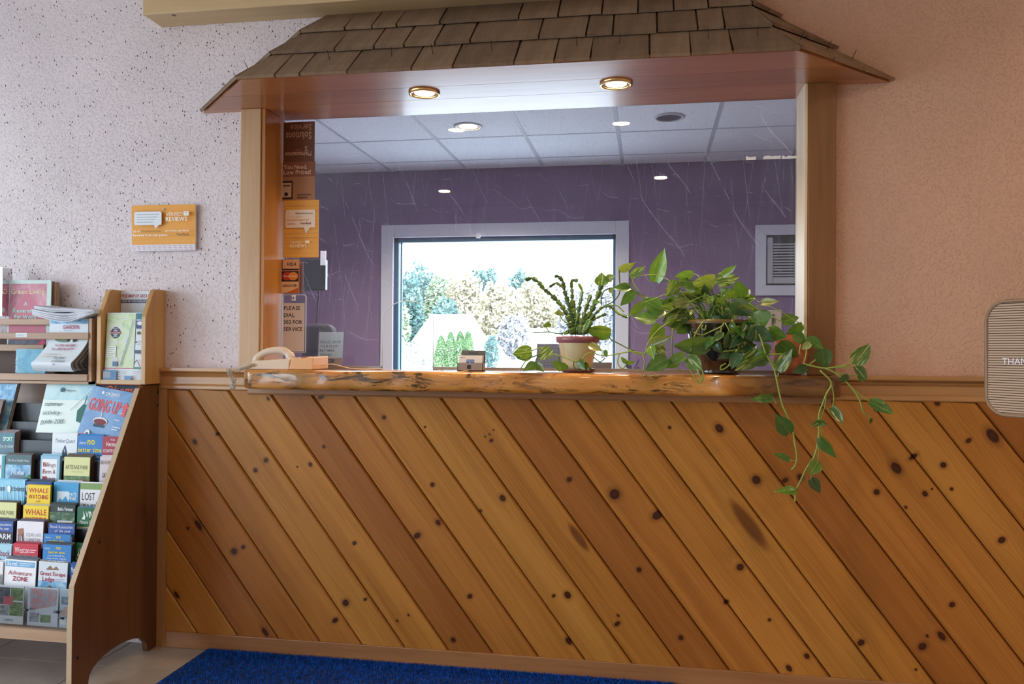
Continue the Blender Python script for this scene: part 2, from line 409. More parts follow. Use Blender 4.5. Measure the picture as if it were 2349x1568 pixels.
# spruce beam under the ceiling
beam = MB().box((-1.889, -.125, 2.404), (3.1, 0, 2.56)).build('ceiling_beam', M_BEAM, bevel=.004)
tag(beam, 'light spruce beam running along the top of the wall above the canopy', 'beam')

# live-edge slab
def slab():
    m = NT('live_edge_slab'); v = m.coords((1.1, 9, 9)); a = m.noise(v, 2.2, 7, .62, 1.6); b = m.noise(m.coords((7, 26, 30)), 1.0, 8, .72, .8)
    big = m.noise(m.coords((2.6, 5, 6), loc=(3.1, 0, 0)), 1.6, 3, .55, .6)
    c = m.ramp(a, [(.28, (.22, .07, .012)), (.45, (.56, .22, .04)), (.62, (.66, .30, .065)), (.8, (.60, .34, .11))])
    c = m.mix(m.ramp(big, [(.52, (0, 0, 0)), (.70, (.75, .75, .75))]), c, '#8a6a24')
    k = m.math('MULTIPLY', m.ramp(b, [(.52, (0, 0, 0)), (.57, (1, 1, 1))]), m.ramp(big, [(.40, (0, 0, 0)), (.54, (.9, .9, .9))]))
    c = m.mix(k, c, '#1d1006')
    sep = m.n('ShaderNodeSeparateXYZ'); t = m.n('ShaderNodeTexCoord'); m.l(t.outputs['Object'], sep.inputs[0])
    dk = m.n('ShaderNodeMapRange'); dk.inputs[1].default_value = .69; dk.inputs[2].default_value = .80; m.l(sep.outputs[0], dk.inputs[0])
    c = m.mix(m.math('MULTIPLY', dk.outputs[0], .8), c, m.mix(a, '#1c0d05', '#63380f'))    # bark-stained right end
    m.l(c, m.p.inputs['Base Color']); m.set(Roughness=.28, Coat_Weight=.8, Coat_Roughness=.08); m.bump(b, .3, .006)
    N = 220; x0, x1 = -1.482, .622; mb = MB(); rings = []
    for i in range(N+1):
        t_ = i/N; x = x0 + (x1-x0)*t_
        f = -.118 + .010*mnoise.noise(Vector((x*2.3, 0, 0))) + .005*mnoise.noise(Vector((x*9, 3, 0)))
        bl = math.exp(-((x-.30)/.05)**2); f -= .020*math.exp(-((x-.245)/.035)**2)
        notch = .026*math.exp(-((x-.315)/.035)**2)
        if t_ < .012: f += .022*(1 - t_/.012)
        if x > .57: f += .05*((x-.57)/.05)**2
        tz = 1.075 + .0015*mnoise.noise(Vector((x*4, 7, 0))); bz = 1.004 + .003*mnoise.noise(Vector((x*5, 9, 1)))
        e = .004*mnoise.noise(Vector((x*14, 1, 5))); e2 = .004*mnoise.noise(Vector((x*18, 4, 2)))
        ring = [(.138, tz), (f+.012, tz), (f+.003, tz-.004), (f-.001, tz-.012), (f+e, tz-.028), (f+e2+notch*.6, tz-.046), (f+.002+notch, bz+.010), (f+.010+notch, bz), (.138, bz)]
        rings.append([(x, y, z) for y, z in ring])
    n = 9; vs = [p for r in rings for p in r]; fs = []
    for i in range(N):
        for k in range(n): fs.append((i*n+k, i*n+(k+1) % n, (i+1)*n+(k+1) % n, (i+1)*n+k))
    fs += [list(range(n)), [N*n+k for k in range(n)][::-1]]
    mb.add(vs, fs, None, True)
    ob = mb.build('live_edge_slab', m.mat, org=(-.43, 0, 1.0)); return tag(ob, 'varnished live-edge wooden slab shelf under the service window', 'shelf')
slab()

# ------------------------------------------------------------------ canopy with shingles
SZ = 2.06
M_SOFF = wood('cherry_soffit', (.30, .105, .035), (.46, .19, .07), 'x', .34, .55, .7, 1.2)
M_SOFF.node_tree.nodes['Principled BSDF'].inputs['Coat Roughness'].default_value = .13
M_SH = NT('cedar_shingle'); _oi = M_SH.n('ShaderNodeObjectInfo'); _t = M_SH.n('ShaderNodeTexCoord')
_m = M_SH.n('ShaderNodeMapping'); _m.inputs['Scale'].default_value = (60, 6, 6); M_SH.l(_t.outputs['Object'], _m.inputs[0])
_a = M_SH.noise(_m.outputs[0], 1.0, 5, .6); _b = M_SH.noise(_t.outputs['Object'], 9, 4, .6)
_c = M_SH.ramp(M_SH.math('MULTIPLY_ADD', _a, .45, M_SH.math('MULTIPLY', _b, .55)), [(.3, (.155, .095, .055)), (.7, (.285, .19, .115))])
_h = M_SH.n('ShaderNodeHueSaturation'); M_SH.l(_c, _h.inputs['Color']); M_SH.l(M_SH.math('MULTIPLY_ADD', _oi.outputs['Random'], .35, .82), _h.inputs['Value'])
M_SH.l(_h.outputs[0], M_SH.p.inputs['Base Color']); M_SH.set(Roughness=.75); M_SH.bump(_a, .35, .004); M_SH = M_SH.mat
M_NAIL = plain((.05, .04, .035), .5, 'rusty_nail', .6)
canopy = thing('canopy', (-.46, 0, SZ), 'shingled wooden canopy projecting over the service window', 'canopy')
A_L, A_R = Vector((-1.368, -.35, SZ)), Vector((.435, -.35, SZ)); T_L, T_R = Vector((-1.707, 0, SZ)), Vector((.79, 0, SZ))
def xl(y): return A_L.x + (T_L.x-A_L.x)*(y+.35)/.35
def xr(y): return A_R.x + (T_R.x-A_R.x)*(y+.35)/.35
for y0, y1 in ((-.35, -.185), (-.183, -.045), (-.043, 0)):
    MB().prism([(xl(y0), y0, SZ+.012), (xr(y0), y0, SZ+.012), (xr(y1), y1, SZ+.012), (xl(y1), y1, SZ+.012)], (0, 0, -.012)).build('soffit_board', M_SOFF, canopy)
MB().box((-1.437, 0, SZ), (.512, .138, SZ+.012)).build('soffit_board', M_SOFF, canopy)
# roof planes
H3L = [A_L, Vector((-1.31, -.233, SZ+.117)), Vector((-1.252, -.117, SZ+.234)), Vector((-1.195, 0, SZ+.351))]
H3R = [A_R, Vector((.374, -.233, SZ+.117)), Vector((.326, -.117, SZ+.234)), Vector((.275, 0, SZ+.351))]
def shingle(bl, br, tr, tl, n, th=.011, hang=.035):
    n = Vector(n).normalized(); v = ((tl-bl)+(tr-br))*.5
    bl, br = bl - v*hang, br - v*hang; tl, tr = tl + v*.10, tr + v*.10
    j = rnd.uniform(-.004, .004); d = v.normalized()*j; bl, br = bl + d, br + d + v.normalized()*rnd.uniform(-.003, .003)
    q = [bl+n*.010, br+n*.010, tr+n*.001, tl+n*.001, bl+n*(.010+th), br+n*(.010+th), tr+n*.004, tl+n*.004]
    return MB().hexa(q).build('shingle', M_SH, canopy)
nf = Vector((0, -1, 1)).normalized()
JX = [[552,639,694,803,949,1043,1182,1273,1355,1490,1584,1678,1830], [626,772,861,929,1000,1080,1237,1345,1406,1507,1600,1661,1769], [694,794,856,912,1011,1191,1281,1381,1463,1545,1624,1723]]
NAILS = {0: [2, 3, 4, 5, 7, 8, 10, 11]}
for c in range(3):
    y0, z0 = H3L[c].y, H3L[c].z; y1, z1 = H3L[c+1].y, H3L[c+1].z
    xs = [at(p, 150 - 50*c, y0).x for p in JX[c]]; xs[0], xs[-1] = H3L[c].x, H3R[c].x
    for i in range(len(xs)-1):
        g = .003; a, b_ = xs[i]+(g if i else 0), xs[i+1]-(g if i < len(xs)-2 else 0)
        ta = H3L[c+1].x if i == 0 else a + rnd.uniform(-.003, .003); tb = H3R[c+1].x if i == len(xs)-2 else b_ + rnd.uniform(-.003, .003)
        s_ = shingle(Vector((a, y0, z0)), Vector((b_, y0, z0)), Vector((tb, y1, z1)), Vector((ta, y1, z1)), nf, hang=.11 if c == 0 else .035)
        if i in NAILS.get(c, []):
            p = Vector(((a+b_)/2 + rnd.uniform(-.02, .02), (y0+y1)/2, (z0+z1)/2)) + nf*.015
            MB().tube([p, p + Vector((rnd.uniform(-.004, .004), -.012, .028))], .0012, 5).build('nail', M_NAIL, s_)
def side(A, T, Hh, sgn):
    n = (T-A).cross(Hh[1]-A); n = n if n.z > 0 else -n; n.normalize()
    wl = [T]
    for c in range(1, 4):     # where this plane meets the wall at each course height
        dz = Hh[c].z - T.z; wl.append(Vector((T.x - n.z*dz/n.x, 0, Hh[c].z)))
    for c in range(3):
        k = 3 if c == 0 else 2
        for i in range(k):
            f0, f1 = i/k + (.006 if i else 0), (i+1)/k - (.006 if i < k-1 else 0)
            if sgn > 0: bl, br, tr, tl = Hh[c].lerp(wl[c], f0), Hh[c].lerp(wl[c], f1), Hh[c+1].lerp(wl[c+1], f1), Hh[c+1].lerp(wl[c+1], f0)
            else: bl, br, tr, tl = Hh[c].lerp(wl[c], f1), Hh[c].lerp(wl[c], f0), Hh[c+1].lerp(wl[c+1], f0), Hh[c+1].lerp(wl[c+1], f1)
            s_ = shingle(bl, br, tr, tl, n)
            if c == 0:
                p = (bl+br+tr+tl)/4 + n*.014
                MB().tube([p, p + Vector((.012*sgn, -.006, .026))], .0012, 5).build('nail', M_NAIL, s_)
    return wl
wlR = side(A_R, T_R, H3R, 1); wlL = side(A_L, T_L, H3L, -1)
# deck boards under the shingles close the canopy
dk = MB()
dk.add([A_L, A_R, H3R[3], H3L[3]], [(0, 1, 2, 3)]); dk.add([A_R, T_R, wlR[3], H3R[3]], [(0, 1, 2, 3)]); dk.add([A_L, T_L, wlL[3], H3L[3]], [(3, 2, 1, 0)])
dk.build('roof_deck', plain((.12, .075, .045), .9, 'deck_wood'), canopy)

# ------------------------------------------------------------------ recessed lamps
M_GOLD = plain((.75, .50, .22), .25, 'brass_trim', 1.0)
M_BULB = emis((1.0, .80, .52), 36.0, 'lamp_glow')
M_TRIMW = plain('#c9ccd2', .45, 'white_lamp_trim')
def lamp(name, p, r, ring, label, group, watts, lit=True, glow=M_BULB, spread=2.4, color=(1, .72, .42)):
    t = thing(name, p, label, 'ceiling lamp', group); x, y, z = p
    MB().lathe([(r*1.22, 0), (r*1.20, -.006), (r*1.02, -.008), (r*.98, -.004), (r*.98, 0)], p, 36, ring).build('trim_ring', parent=t)
    if lit:
        MB().lathe([(r*.98, -.0012), (r*.74, -.0022)], p, 36, plain((.95, .82, .58), .3, 'lamp_reflector')).build('reflector', parent=t)
        MB().lathe([(r*.76, -.0022), (r*.5, -.003), (.0005, -.0034)], p, 36, glow).build('bulb_face', parent=t)
        l = bpy.data.lights.new('lamp_light', 'AREA'); l.shape = 'DISK'; l.size = r*1.5; l.energy = watts; l.color = color; l.spread = spread
        o = bpy.data.objects.new('lamp_light', l); COL.objects.link(o); o.parent = t; o.location = (0, 0, -.012)
    else:
        MB().lathe([(r*.98, -.002), (r*.6, -.001), (.0005, -.0008)], p, 36, plain((.10, .105, .115), .3, 'dark_can', .4)).build('can', parent=t)
    return t
lamp('recessed_lamp', (-.79, -.125, SZ-.0005), .046, M_GOLD, 'lit brass-ringed recessed lamp in the canopy underside, nearer the brochure rack', 'lit canopy downlights', SOFFIT_LAMP_W)
lamp('recessed_lamp', (-.117, -.125, SZ-.0005), .046, M_GOLD, 'lit brass-ringed recessed lamp in the canopy underside, nearer the potted plants', 'lit canopy downlights', SOFFIT_LAMP_W)
OZ = 2.55
lamp('recessed_lamp', (-1.129, 2.07, OZ-.001), .075, M_TRIMW, 'lit white recessed lamp in the office tile ceiling', 'office downlights', OFFICE_LAMP_W, color=(1, .86, .68))
lamp('recessed_lamp', (.108, 2.045, OZ-.001), .075, M_TRIMW, 'unlit white recessed lamp in the office tile ceiling', 'office downlights', 0, False)
for x, l_ in ((-1.7, 'office ceiling lamp near the glass on the left, hidden by the canopy'), (.9, 'office ceiling lamp near the glass on the right, hidden by the canopy')):  # unseen lamps added behind the canopy to brighten the office
    lamp('recessed_lamp', (x, 1.0, OZ-.001), .075, M_TRIMW, l_, 'office downlights', OFFICE_LAMP_W*.6, color=(1, .93, .86), spread=2.9)
# lobby ceiling lamps (seen only as reflections in the glass)
for x, y, l_ in ((-2.25, -5.6, 'lobby ceiling lamp reflected left of centre in the glass'), (.10, -5.2, 'lobby ceiling lamp reflected right of centre in the glass'), (1.9, -1.7, 'lobby ceiling lamp over the far right of the wall'), (2.2, -3.6, 'lobby ceiling lamp behind the letter board')):
    lamp('recessed_lamp', (x, y, 2.9), .085, M_TRIMW, l_, 'lobby downlights', (LOBBY_LAMP_W if x < 1 else LOBBY_LAMP_W*.9), glow=emis((1, .74, .44), 60, 'lobby_lamp_glow'), color=(1, .66, .40), spread=2.8)

# ------------------------------------------------------------------ service window glass
def pane_mat(name, haze, tint=(.97, .99, 1)):
    m = NT(name); t = m.t; t.nodes.remove(m.p)
    tr = m.n('ShaderNodeBsdfTransparent'); tr.inputs[0].default_value = (*tint, 1)
    gl = m.n('ShaderNodeBsdfGlossy'); gl.inputs['Roughness'].default_value = .0
    fr = m.n('ShaderNodeFresnel'); fr.inputs[0].default_value = 1.5
    a = m.n('ShaderNodeMixShader'); m.l(fr.outputs[0], a.inputs[0]); m.l(tr.outputs[0], a.inputs[1]); m.l(gl.outputs[0], a.inputs[2])
    if haze:
        tl = m.n('ShaderNodeBsdfTranslucent'); tl.inputs[0].default_value = (.75, .84, 1, 1)
        co = m.n('ShaderNodeTexCoord').outputs['Object']
        acc = None
        for ang, sc, thr in ((.5, 3.0, .9988), (-.6, 3.6, .9988), (1.15, 2.4, .999), (1.5, 5, .9988), (-.2, 2.7, .999)):    # scratches
            mp = m.n('ShaderNodeMapping'); mp.inputs['Rotation'].default_value = (0, ang, 0); mp.inputs['Scale'].default_value = (sc, 1, sc*.25); m.l(co, mp.inputs[0])
            wv = m.n('ShaderNodeTexWave', wave_type='BANDS', bands_direction='X'); wv.inputs['Scale'].default_value = 2.2; wv.inputs['Distortion'].default_value = 2.5; wv.inputs['Detail'].default_value = .5
            m.l(mp.outputs[0], wv.inputs['Vector'])
            line = m.math('GREATER_THAN', wv.outputs['Fac'], thr)
            gate = m.math('GREATER_THAN', m.noise(mp.outputs[0], 3.1 + ang, 3), .52)
            s_ = m.math('MULTIPLY', line, gate); acc = s_ if acc is None else m.math('MAXIMUM', acc, s_)
        vo = m.n('ShaderNodeTexVoronoi', feature='F1'); vo.inputs['Scale'].default_value = 55; m.l(co, vo.inputs['Vector'])
        sp = m.n('ShaderNodeSeparateColor'); m.l(vo.outputs['Color'], sp.inputs[0])
        dots = m.math('MULTIPLY', m.math('LESS_THAN', vo.outputs['Distance'], .10), m.math('LESS_THAN', sp.outputs[0], .12))
        acc = m.math('MAXIMUM', acc, dots)
        smear = m.math('MULTIPLY', m.noise(co, 4, 4, .6), haze)
        fac = m.math('MULTIPLY_ADD', acc, haze*1.7, smear)
        b = m.n('ShaderNodeMixShader'); m.l(fac, b.inputs[0]); m.l(a.outputs[0], b.inputs[1]); m.l(tl.outputs[0], b.inputs[2]); a = b
    m.l(a.outputs[0], m.out.inputs['Surface']); return m.mat
M_GLASS = pane_mat('scratched_service_glass', .065)
M_CLEAR = pane_mat('clear_acrylic', 0, (.93, .96, .98))
GY = .118
ax0, ax1, atop = at(877, 780, GY).x, at(994, 780, GY).x, at(930, 690, GY).z
rr = (ax1-ax0)/2; axc = (ax0+ax1)/2; gx0, gx1, gz0, gz1 = -1.437, .512, 1.0755, 2.0595
arc = [(axc + rr*math.cos(a), atop - rr*.75 + rr*.75*math.sin(a)) for a in [math.pi*i/20 for i in range(21)]]   # right -> left
outline = [(gx0, gz0), (ax0, gz0)] + arc[::-1] + [(ax1, gz0), (gx1, gz0), (gx1, gz1), (gx0, gz1)]
# split into strips so that the pane with its arched cut-out has clean faces
g = MB(); pts = arc[::-1]
def gq(q): g.add([(x, GY, z) for x, z in q], [list(range(len(q)))])
gq([(gx0, gz0), (ax0, gz0), (ax0, gz1), (gx0, gz1)]); gq([(ax1, gz0), (gx1, gz0), (gx1, gz1), (ax1, gz1)])
for i in range(20): gq([pts[i], pts[i+1], (pts[i+1][0], gz1), (pts[i][0], gz1)])
glass = thing('service_window_glass', (-.46, GY, 1.075), 'large scratched glass pane with arched pass-through over the slab', 'glass pane')
g.build('glass_pane', M_GLASS, glass)
M_EDGE = plain('#c4dbe2', .2, 'polished_glass_edge')
MB().tube([(ax0, GY, gz0)] + [(x, GY, z) for x, z in pts] + [(ax1, GY, gz0)], .0016, 6).build('cut_edge', M_EDGE, glass)
M_ALU = plain((.35, .36, .38), .35, 'aluminium_channel', .8)
MB().box((-1.436, GY-.009, 1.0755), (ax0, GY+.009, 1.0865)).build('bottom_channel', M_ALU, glass)
MB().box((ax1, GY-.009, 1.0755), (.511, GY+.009, 1.0865)).build('bottom_channel', M_ALU, glass)

# ------------------------------------------------------------------ office behind the glass
BY = 3.265; OX0, OX1 = -2.85, 2.1
WX0, WX1, WZ0, WZ1 = -1.995, -.255, .85, 2.025
wall_with_hole('wall_office_back', 'y', BY, .14, OX0, OX1, 0, 2.6, (WX0, WX1, WZ0, WZ1), M_PURPLE)
wall_with_hole('wall_office_left', 'x', OX0, -.1, .14, BY+.14, 0, 2.6, None, M_PURPLE)
wall_with_hole('wall_office_right', 'x', OX1, .1, .14, BY+.14, 0, 2.6, None, M_PURPLE)
struct(MB().box((OX0-.1, .0, -.12), (OX1+.1, BY+.14, 0)).build('floor_office', plain((.22, .2, .2), .8, 'office_carpet')))
w = MB(); w.box((OX0, .1401, 0), (OPX0, .16, 2.6)); w.box((OPX1, .1401, 0), (OX1, .16, 2.6)); w.box((OPX0, .1401, 0), (OPX1, .16, 1.0)); w.box((OPX0, .1401, 2.075), (OPX1, .16, 2.6))
struct(w.build('wall_office_front', M_PURPLE))
M_CT = NT('acoustic_tile'); _t = M_CT.n('ShaderNodeTexCoord'); _m = M_CT.n('ShaderNodeMapping'); _m.inputs['Scale'].default_value = (55, 38, 1); M_CT.l(_t.outputs['Object'], _m.inputs[0])
_vo = M_CT.n('ShaderNodeTexVoronoi'); _vo.inputs['Scale'].default_value = 1.0; _vo.inputs['Randomness'].default_value = 1; M_CT.l(_m.outputs[0], _vo.inputs['Vector'])
_s = M_CT.n('ShaderNodeSeparateColor'); M_CT.l(_vo.outputs['Color'], _s.inputs[0])
_d = M_CT.math('MULTIPLY', M_CT.math('LESS_THAN', _vo.outputs['Distance'], .17), M_CT.math('LESS_THAN', _s.outputs[0], .6))
M_CT.l(M_CT.mix(_d, (.83, .89, .95), (.36, .40, .46)), M_CT.p.inputs['Base Color']); M_CT.set(Roughness=.9); M_CT = M_CT.mat
ceil = struct(MB().box((OX0-.1, .16, OZ+.03), (OX1+.1, BY+.14, OZ+.1)).build('ceiling_office', plain((.3, .3, .3), .9, 'plenum')), 'white suspended tile ceiling of the office')
M_TB = plain((.52, .55, .60), .5, 't_bar_metal')
xs = [.394 + .602*k for k in range(-6, 4)]; ys = [2.348 + .62*k for k in range(-4, 3)]
xe = [OX0] + [x for x in xs if OX0 < x < OX1] + [OX1]; ye = [.16] + [y for y in ys if .16 < y < BY] + [BY]
for i in range(len(xe)-1):
    for j in range(len(ye)-1):
        MB().box((xe[i]+.010, ye[j]+.010, OZ), (xe[i+1]-.010, ye[j+1]-.010, OZ+.012)).build('ceiling_tile', M_CT, ceil)
for x in xe[1:-1]: MB().box((x-.012, .16, OZ-.003), (x+.012, BY, OZ+.01)).build('t_bar', M_TB, ceil)
for y in ye[1:-1]: MB().box((OX0, y-.010, OZ-.002), (OX1, y+.010, OZ+.01)).build('t_bar', M_TB, ceil)

# office window
M_CAS = plain('#d3dae6', .5, 'pale_grey_casing')
win = thing('window_1', ((WX0+WX1)/2, BY, WZ0), 'x', 'window'); del win['category']; struct(win, 'large pale-framed office window looking out at trees')
tw = .098
MB().box((WX0-tw, BY-.02, WZ0-tw), (WX0, BY, WZ1+tw)).build('window_frame', M_CAS, win, bevel=.003)
MB().box((WX1, BY-.02, WZ0-tw), (WX1+tw, BY, WZ1+tw)).build('window_frame', M_CAS, win, bevel=.003)
MB().box((WX0, BY-.02, WZ1), (WX1, BY, WZ1+tw)).build('window_frame', M_CAS, win, bevel=.003)
MB().box((WX0, BY-.02, WZ0-tw), (WX1, BY, WZ0)).build('window_frame', M_CAS, win, bevel=.003)
M_SASH = plain('#3f6f88', .4, 'teal_sash')
for a, b_ in (((WX0, BY+.03, WZ0), (WX0+.03, BY+.09, WZ1)), ((WX1-.022, BY+.03, WZ0), (WX1, BY+.09, WZ1)), ((WX0, BY+.03, WZ1-.035), (WX1, BY+.09, WZ1)), ((WX0, BY+.03, WZ0), (WX1, BY+.09, WZ0+.03))):
    MB().box(a, b_).build('sash', M_SASH, win)
MB().box((WX0+.042, BY+.05, WZ0), (WX0+.052, BY+.075, WZ1)).build('sash', M_SASH, win)
MB().add([(WX0, BY+.06, WZ0), (WX1, BY+.06, WZ0), (WX1, BY+.06, WZ1), (WX0, BY+.06, WZ1)], [(0, 1, 2, 3)]).build('window_pane', M_CLEAR, win)
# lobby windows outside the view
for nm, q in (('window_2', [(-4.56, -2.95, .2), (-4.56, -.75, .2), (-4.56, -.75, 2.3), (-4.56, -2.95, 2.3)]), ('window_3', [(-4.56, -6.1, .2), (-4.56, -3.7, .2), (-4.56, -3.7, 2.3), (-4.56, -6.1, 2.3)])):
    e = bpy.data.objects.new(nm, None); COL.objects.link(e); e.location = q[0]; WO[e.name] = Vector(q[0]); struct(e, 'lobby window outside the picture')
    f = MB()
    for i in range(4): f.tube([q[i], q[(i+1) % 4]], .03, 4, smooth=False)
    a_, b_ = [(Vector(q[0])+Vector(q[1]))/2, (Vector(q[3])+Vector(q[2]))/2]; f.tube([a_, b_], .025, 4, smooth=False)
    f.build('window_frame', M_WHITE, e); MB().add(q, [(0, 1, 2, 3)]).build('window_pane', M_CLEAR, e)

# round hook on top of the office window
hk = at(1097, 540, BY-.03); MB().lathe([(.0005, -.02), (.016, -.018), (.021, 0), (.016, .018), (.0005, .02)], hk, 16, plain('#f0f2f4', .4)).build('window_knob', parent=win)

# air conditioner set in the wall
ac0 = Vector((.757, BY, 1.556)); ax_1, az_1 = 1.42, 2.07
ac = thing('air_conditioner', ((.757+ax_1)/2, BY, 1.556), 'grey wall air conditioner with louvred grille in a white casing', 'air conditioner')
cw = .075; x0, x1, z0, z1 = .757, ax_1, 1.556, az_1
for q in ([(x0, z0), (x0+cw, z0+cw), (x0+cw, z1-cw), (x0, z1)], [(x1, z1), (x1-cw, z1-cw), (x1-cw, z0+cw), (x1, z0)], [(x0, z1), (x0+cw, z1-cw), (x1-cw, z1-cw), (x1, z1)], [(x1, z0), (x1-cw, z0+cw), (x0+cw, z0+cw), (x0, z0)]):
    MB().prism([(x, BY-.03, z) for x, z in q], (0, .03, 0)).build('casing', M_CAS, ac, bevel=.002)
M_AC = plain('#b3b7bc', .5, 'grey_plastic'); M_DARK = plain((.012, .012, .016), .5, 'dark_recess')
ix0, ix1, iz0, iz1 = x0+cw, x1-cw, z0+cw, z1-cw
MB().box((ix0, BY-.012, iz0), (ix1, BY-.004, iz1), M_DARK).build('recess', parent=ac)
MB().box((ix0+.008, BY-.06, iz0+.01), (ix0+.045, BY-.012, iz1-.02)).build('bezel', M_AC, ac, bevel=.006)
MB().box((ix1-.045, BY-.06, iz0+.01), (ix1-.008, BY-.012, iz1-.02)).build('bezel', M_AC, ac, bevel=.006)
MB().box((ix0+.045, BY-.06, iz0+.01), (ix1-.045, BY-.012, iz0+.055)).build('bezel', M_AC, ac, bevel=.004)
zz = iz0 + .062
while zz < iz1 - .07:
    MB().prism([(ix0+.045, BY-.055, zz), (ix0+.045, BY-.02, zz+.006), (ix0+.045, BY-.02, zz+.014), (ix0+.045, BY-.055, zz+.011)], (ix1-ix0-.09, 0, 0)).build('louvre', M_AC, ac); zz += .0205
for fx in (.35, .65): MB().box((ix0+.045+(ix1-ix0-.09)*fx, BY-.058, iz0+.055), (ix0+.05+(ix1-ix0-.09)*fx, BY-.05, zz)).build('divider', M_AC, ac)

# switch plate on the office wall
sp_ = thing('switch_plate', (.85, BY, 1.31), 'cream switch plate on the purple wall below the air conditioner', 'switch plate')
MB().box((.765, BY-.012, 1.29), (.945, BY, 1.452)).build('plate', plain('#cdbd97', .4), sp_, bevel=.004)
MB().box((.875, BY-.018, 1.33), (.893, BY-.011, 1.42)).build('switch', plain('#4a3a30', .4), sp_)

# wall monitor at the left of the office with its cable
mo = thing('wall_monitor', at(700, 668, 1.6), 'dark monitor on a bracket half hidden behind the glass notices', 'monitor')
a0, a1 = at(660, 596, 1.6), at(744, 665, 1.55)
MB().box((a0.x, 1.56, a1.z), (a1.x, 1.60, a0.z)).build('screen_body', plain('#23252e', .3), mo, bevel=.006)
p0, p1 = at(720, 652, 1.62), at(748, 628, 1.8)
MB().tube([p0, p1, (OX0 if False else p1.x, 1.8, p1.z-.02)], .012, 6).build('bracket', plain('#2b2c33', .4), mo)
MB().box((at(735,575,1.5).x, 1.5, at(735,608,1.5).z), (at(747,575,1.5).x, 1.51, at(735,575,1.5).z)).build('paper_tag', plain('#b9bccb', .6), mo)
cab = tag(MB().tube(spline([at(x, y, 1.62) for x, y in ((735,606),(732,640),(731,672),(728,715),(724,760),(722,812),(722,845))], 5), .004, 6).build('cable', plain('#16141c', .5)), 'thin black cable hanging down the purple office wall', 'cable')

# office chair back
ch = thing('office_chair', (at(735, 780, 1.3).x, 1.3, 0), 'dark office chair seen through the glass behind the key notice', 'chair')
c0 = at(690, 742, 1.3); c1 = at(766, 830, 1.3)
cs = MB(); prof = []
for i in range(21):
    a = math.pi*i/20; prof.append(((c0.x+c1.x)/2 + (c1.x-c0.x)/2*math.copysign(abs(math.cos(a))**.5, math.cos(a)), 1.3, c0.z-.10 + .10*math.sin(a)**.6))
prof += [(c0.x+.03, 1.3, .62), (c1.x-.03, 1.3, .62)]
cs.prism(prof, (0, .06, 0)); cs.build('backrest', plain('#2a2133', .7), ch, bevel=.015)
xc = (c0.x+c1.x)/2
MB().box((xc-.22, 1.34, .46), (xc+.22, 1.76, .53)).build('seat', plain('#2a2133', .8), ch, bevel=.02)
MB().box((xc-.03, 1.36, .5), (xc+.03, 1.38, .7)).build('back_stem', plain('#15151a', .5), ch)
MB().tube([(xc, 1.55, .05), (xc, 1.55, .47)], .025, 10).build('gas_column', plain('#15151a', .4), ch)
for k in range(5):
    a = k*2*math.pi/5; MB().tube([(xc, 1.55, .07), (xc+.26*math.cos(a), 1.55+.26*math.sin(a), .03)], .02, 6).build('foot', plain('#15151a', .4), ch)

# counter behind the glass
ct = tag(MB().box((OX0+.02, .165, 1.02), (OX1-.02, .55, 1.058)).build('office_counter', plain((.55, .55, .56), .25, 'grey_laminate'), bevel=.003), 'pale laminate counter behind the service glass', 'counter')

# ------------------------------------------------------------------ outdoors
ground = struct(MB().box((-250, 3.5, -.4), (200, 320, -.1)).build('ground', plain((.60, .61, .62), .9, 'parking_lot')), 'pale parking lot outside')
struct(MB().box((-60, -60, -.4), (-4.7, 3.4, -.12)).build('ground', plain((.60, .61, .62), .9, 'parking_lot')))
struct(MB().box((-60, -60, -.4), (60, -6.9, -.13)).build('ground', plain((.60, .61, .62), .9, 'parking_lot')))
hl = MB(); N = 60; hv = []
for j, yy in enumerate((150, 190, 260)):
    for i in range(N+1):
        x = -190 + 300*i/N
        h = (0, 1, 1.05)[j]*(15.5 - 4*((x+70)/60) + 2.0*mnoise.noise(Vector((x*.04, 2, 0))))
        hv.append((x, yy, max(-.2, h) if j else -.2))
hf = [(j*(N+1)+i, j*(N+1)+i+1, (j+1)*(N+1)+i+1, (j+1)*(N+1)+i) for j in range(2) for i in range(N)]
def foliage(name, cols):
    m = NT(name); oi = m.n('ShaderNodeObjectInfo'); n = m.noise(m.coords((1, 1, 1)), .7, 4, .6)
    m.l(m.ramp(n, [(.3, cols[0]), (.5, cols[1]), (.7, cols[2])]), m.p.inputs['Base Color']); m.set(Roughness=.9); return m.mat
struct(hl.add(hv, hf, None, True).build('hillside', foliage('hill_forest', ((.10, .16, .15), (.2, .24, .2), (.34, .30, .2)))), 'wooded hillside far beyond the parking lot')
M_F = [foliage('teal_leaves', ((.05, .12, .12), (.12, .20, .18), (.2, .27, .22))), foliage('straw_leaves', ((.30, .26, .16), (.42, .36, .24), (.5, .45, .32))),
       foliage('pale_green_leaves', ((.15, .22, .13), (.26, .32, .2), (.36, .38, .25))), foliage('grey_twigs', ((.25, .25, .26), (.34, .33, .34), (.42, .4, .4))), foliage('cedar_green', ((.07, .15, .06), (.14, .24, .09), (.22, .33, .13)))]
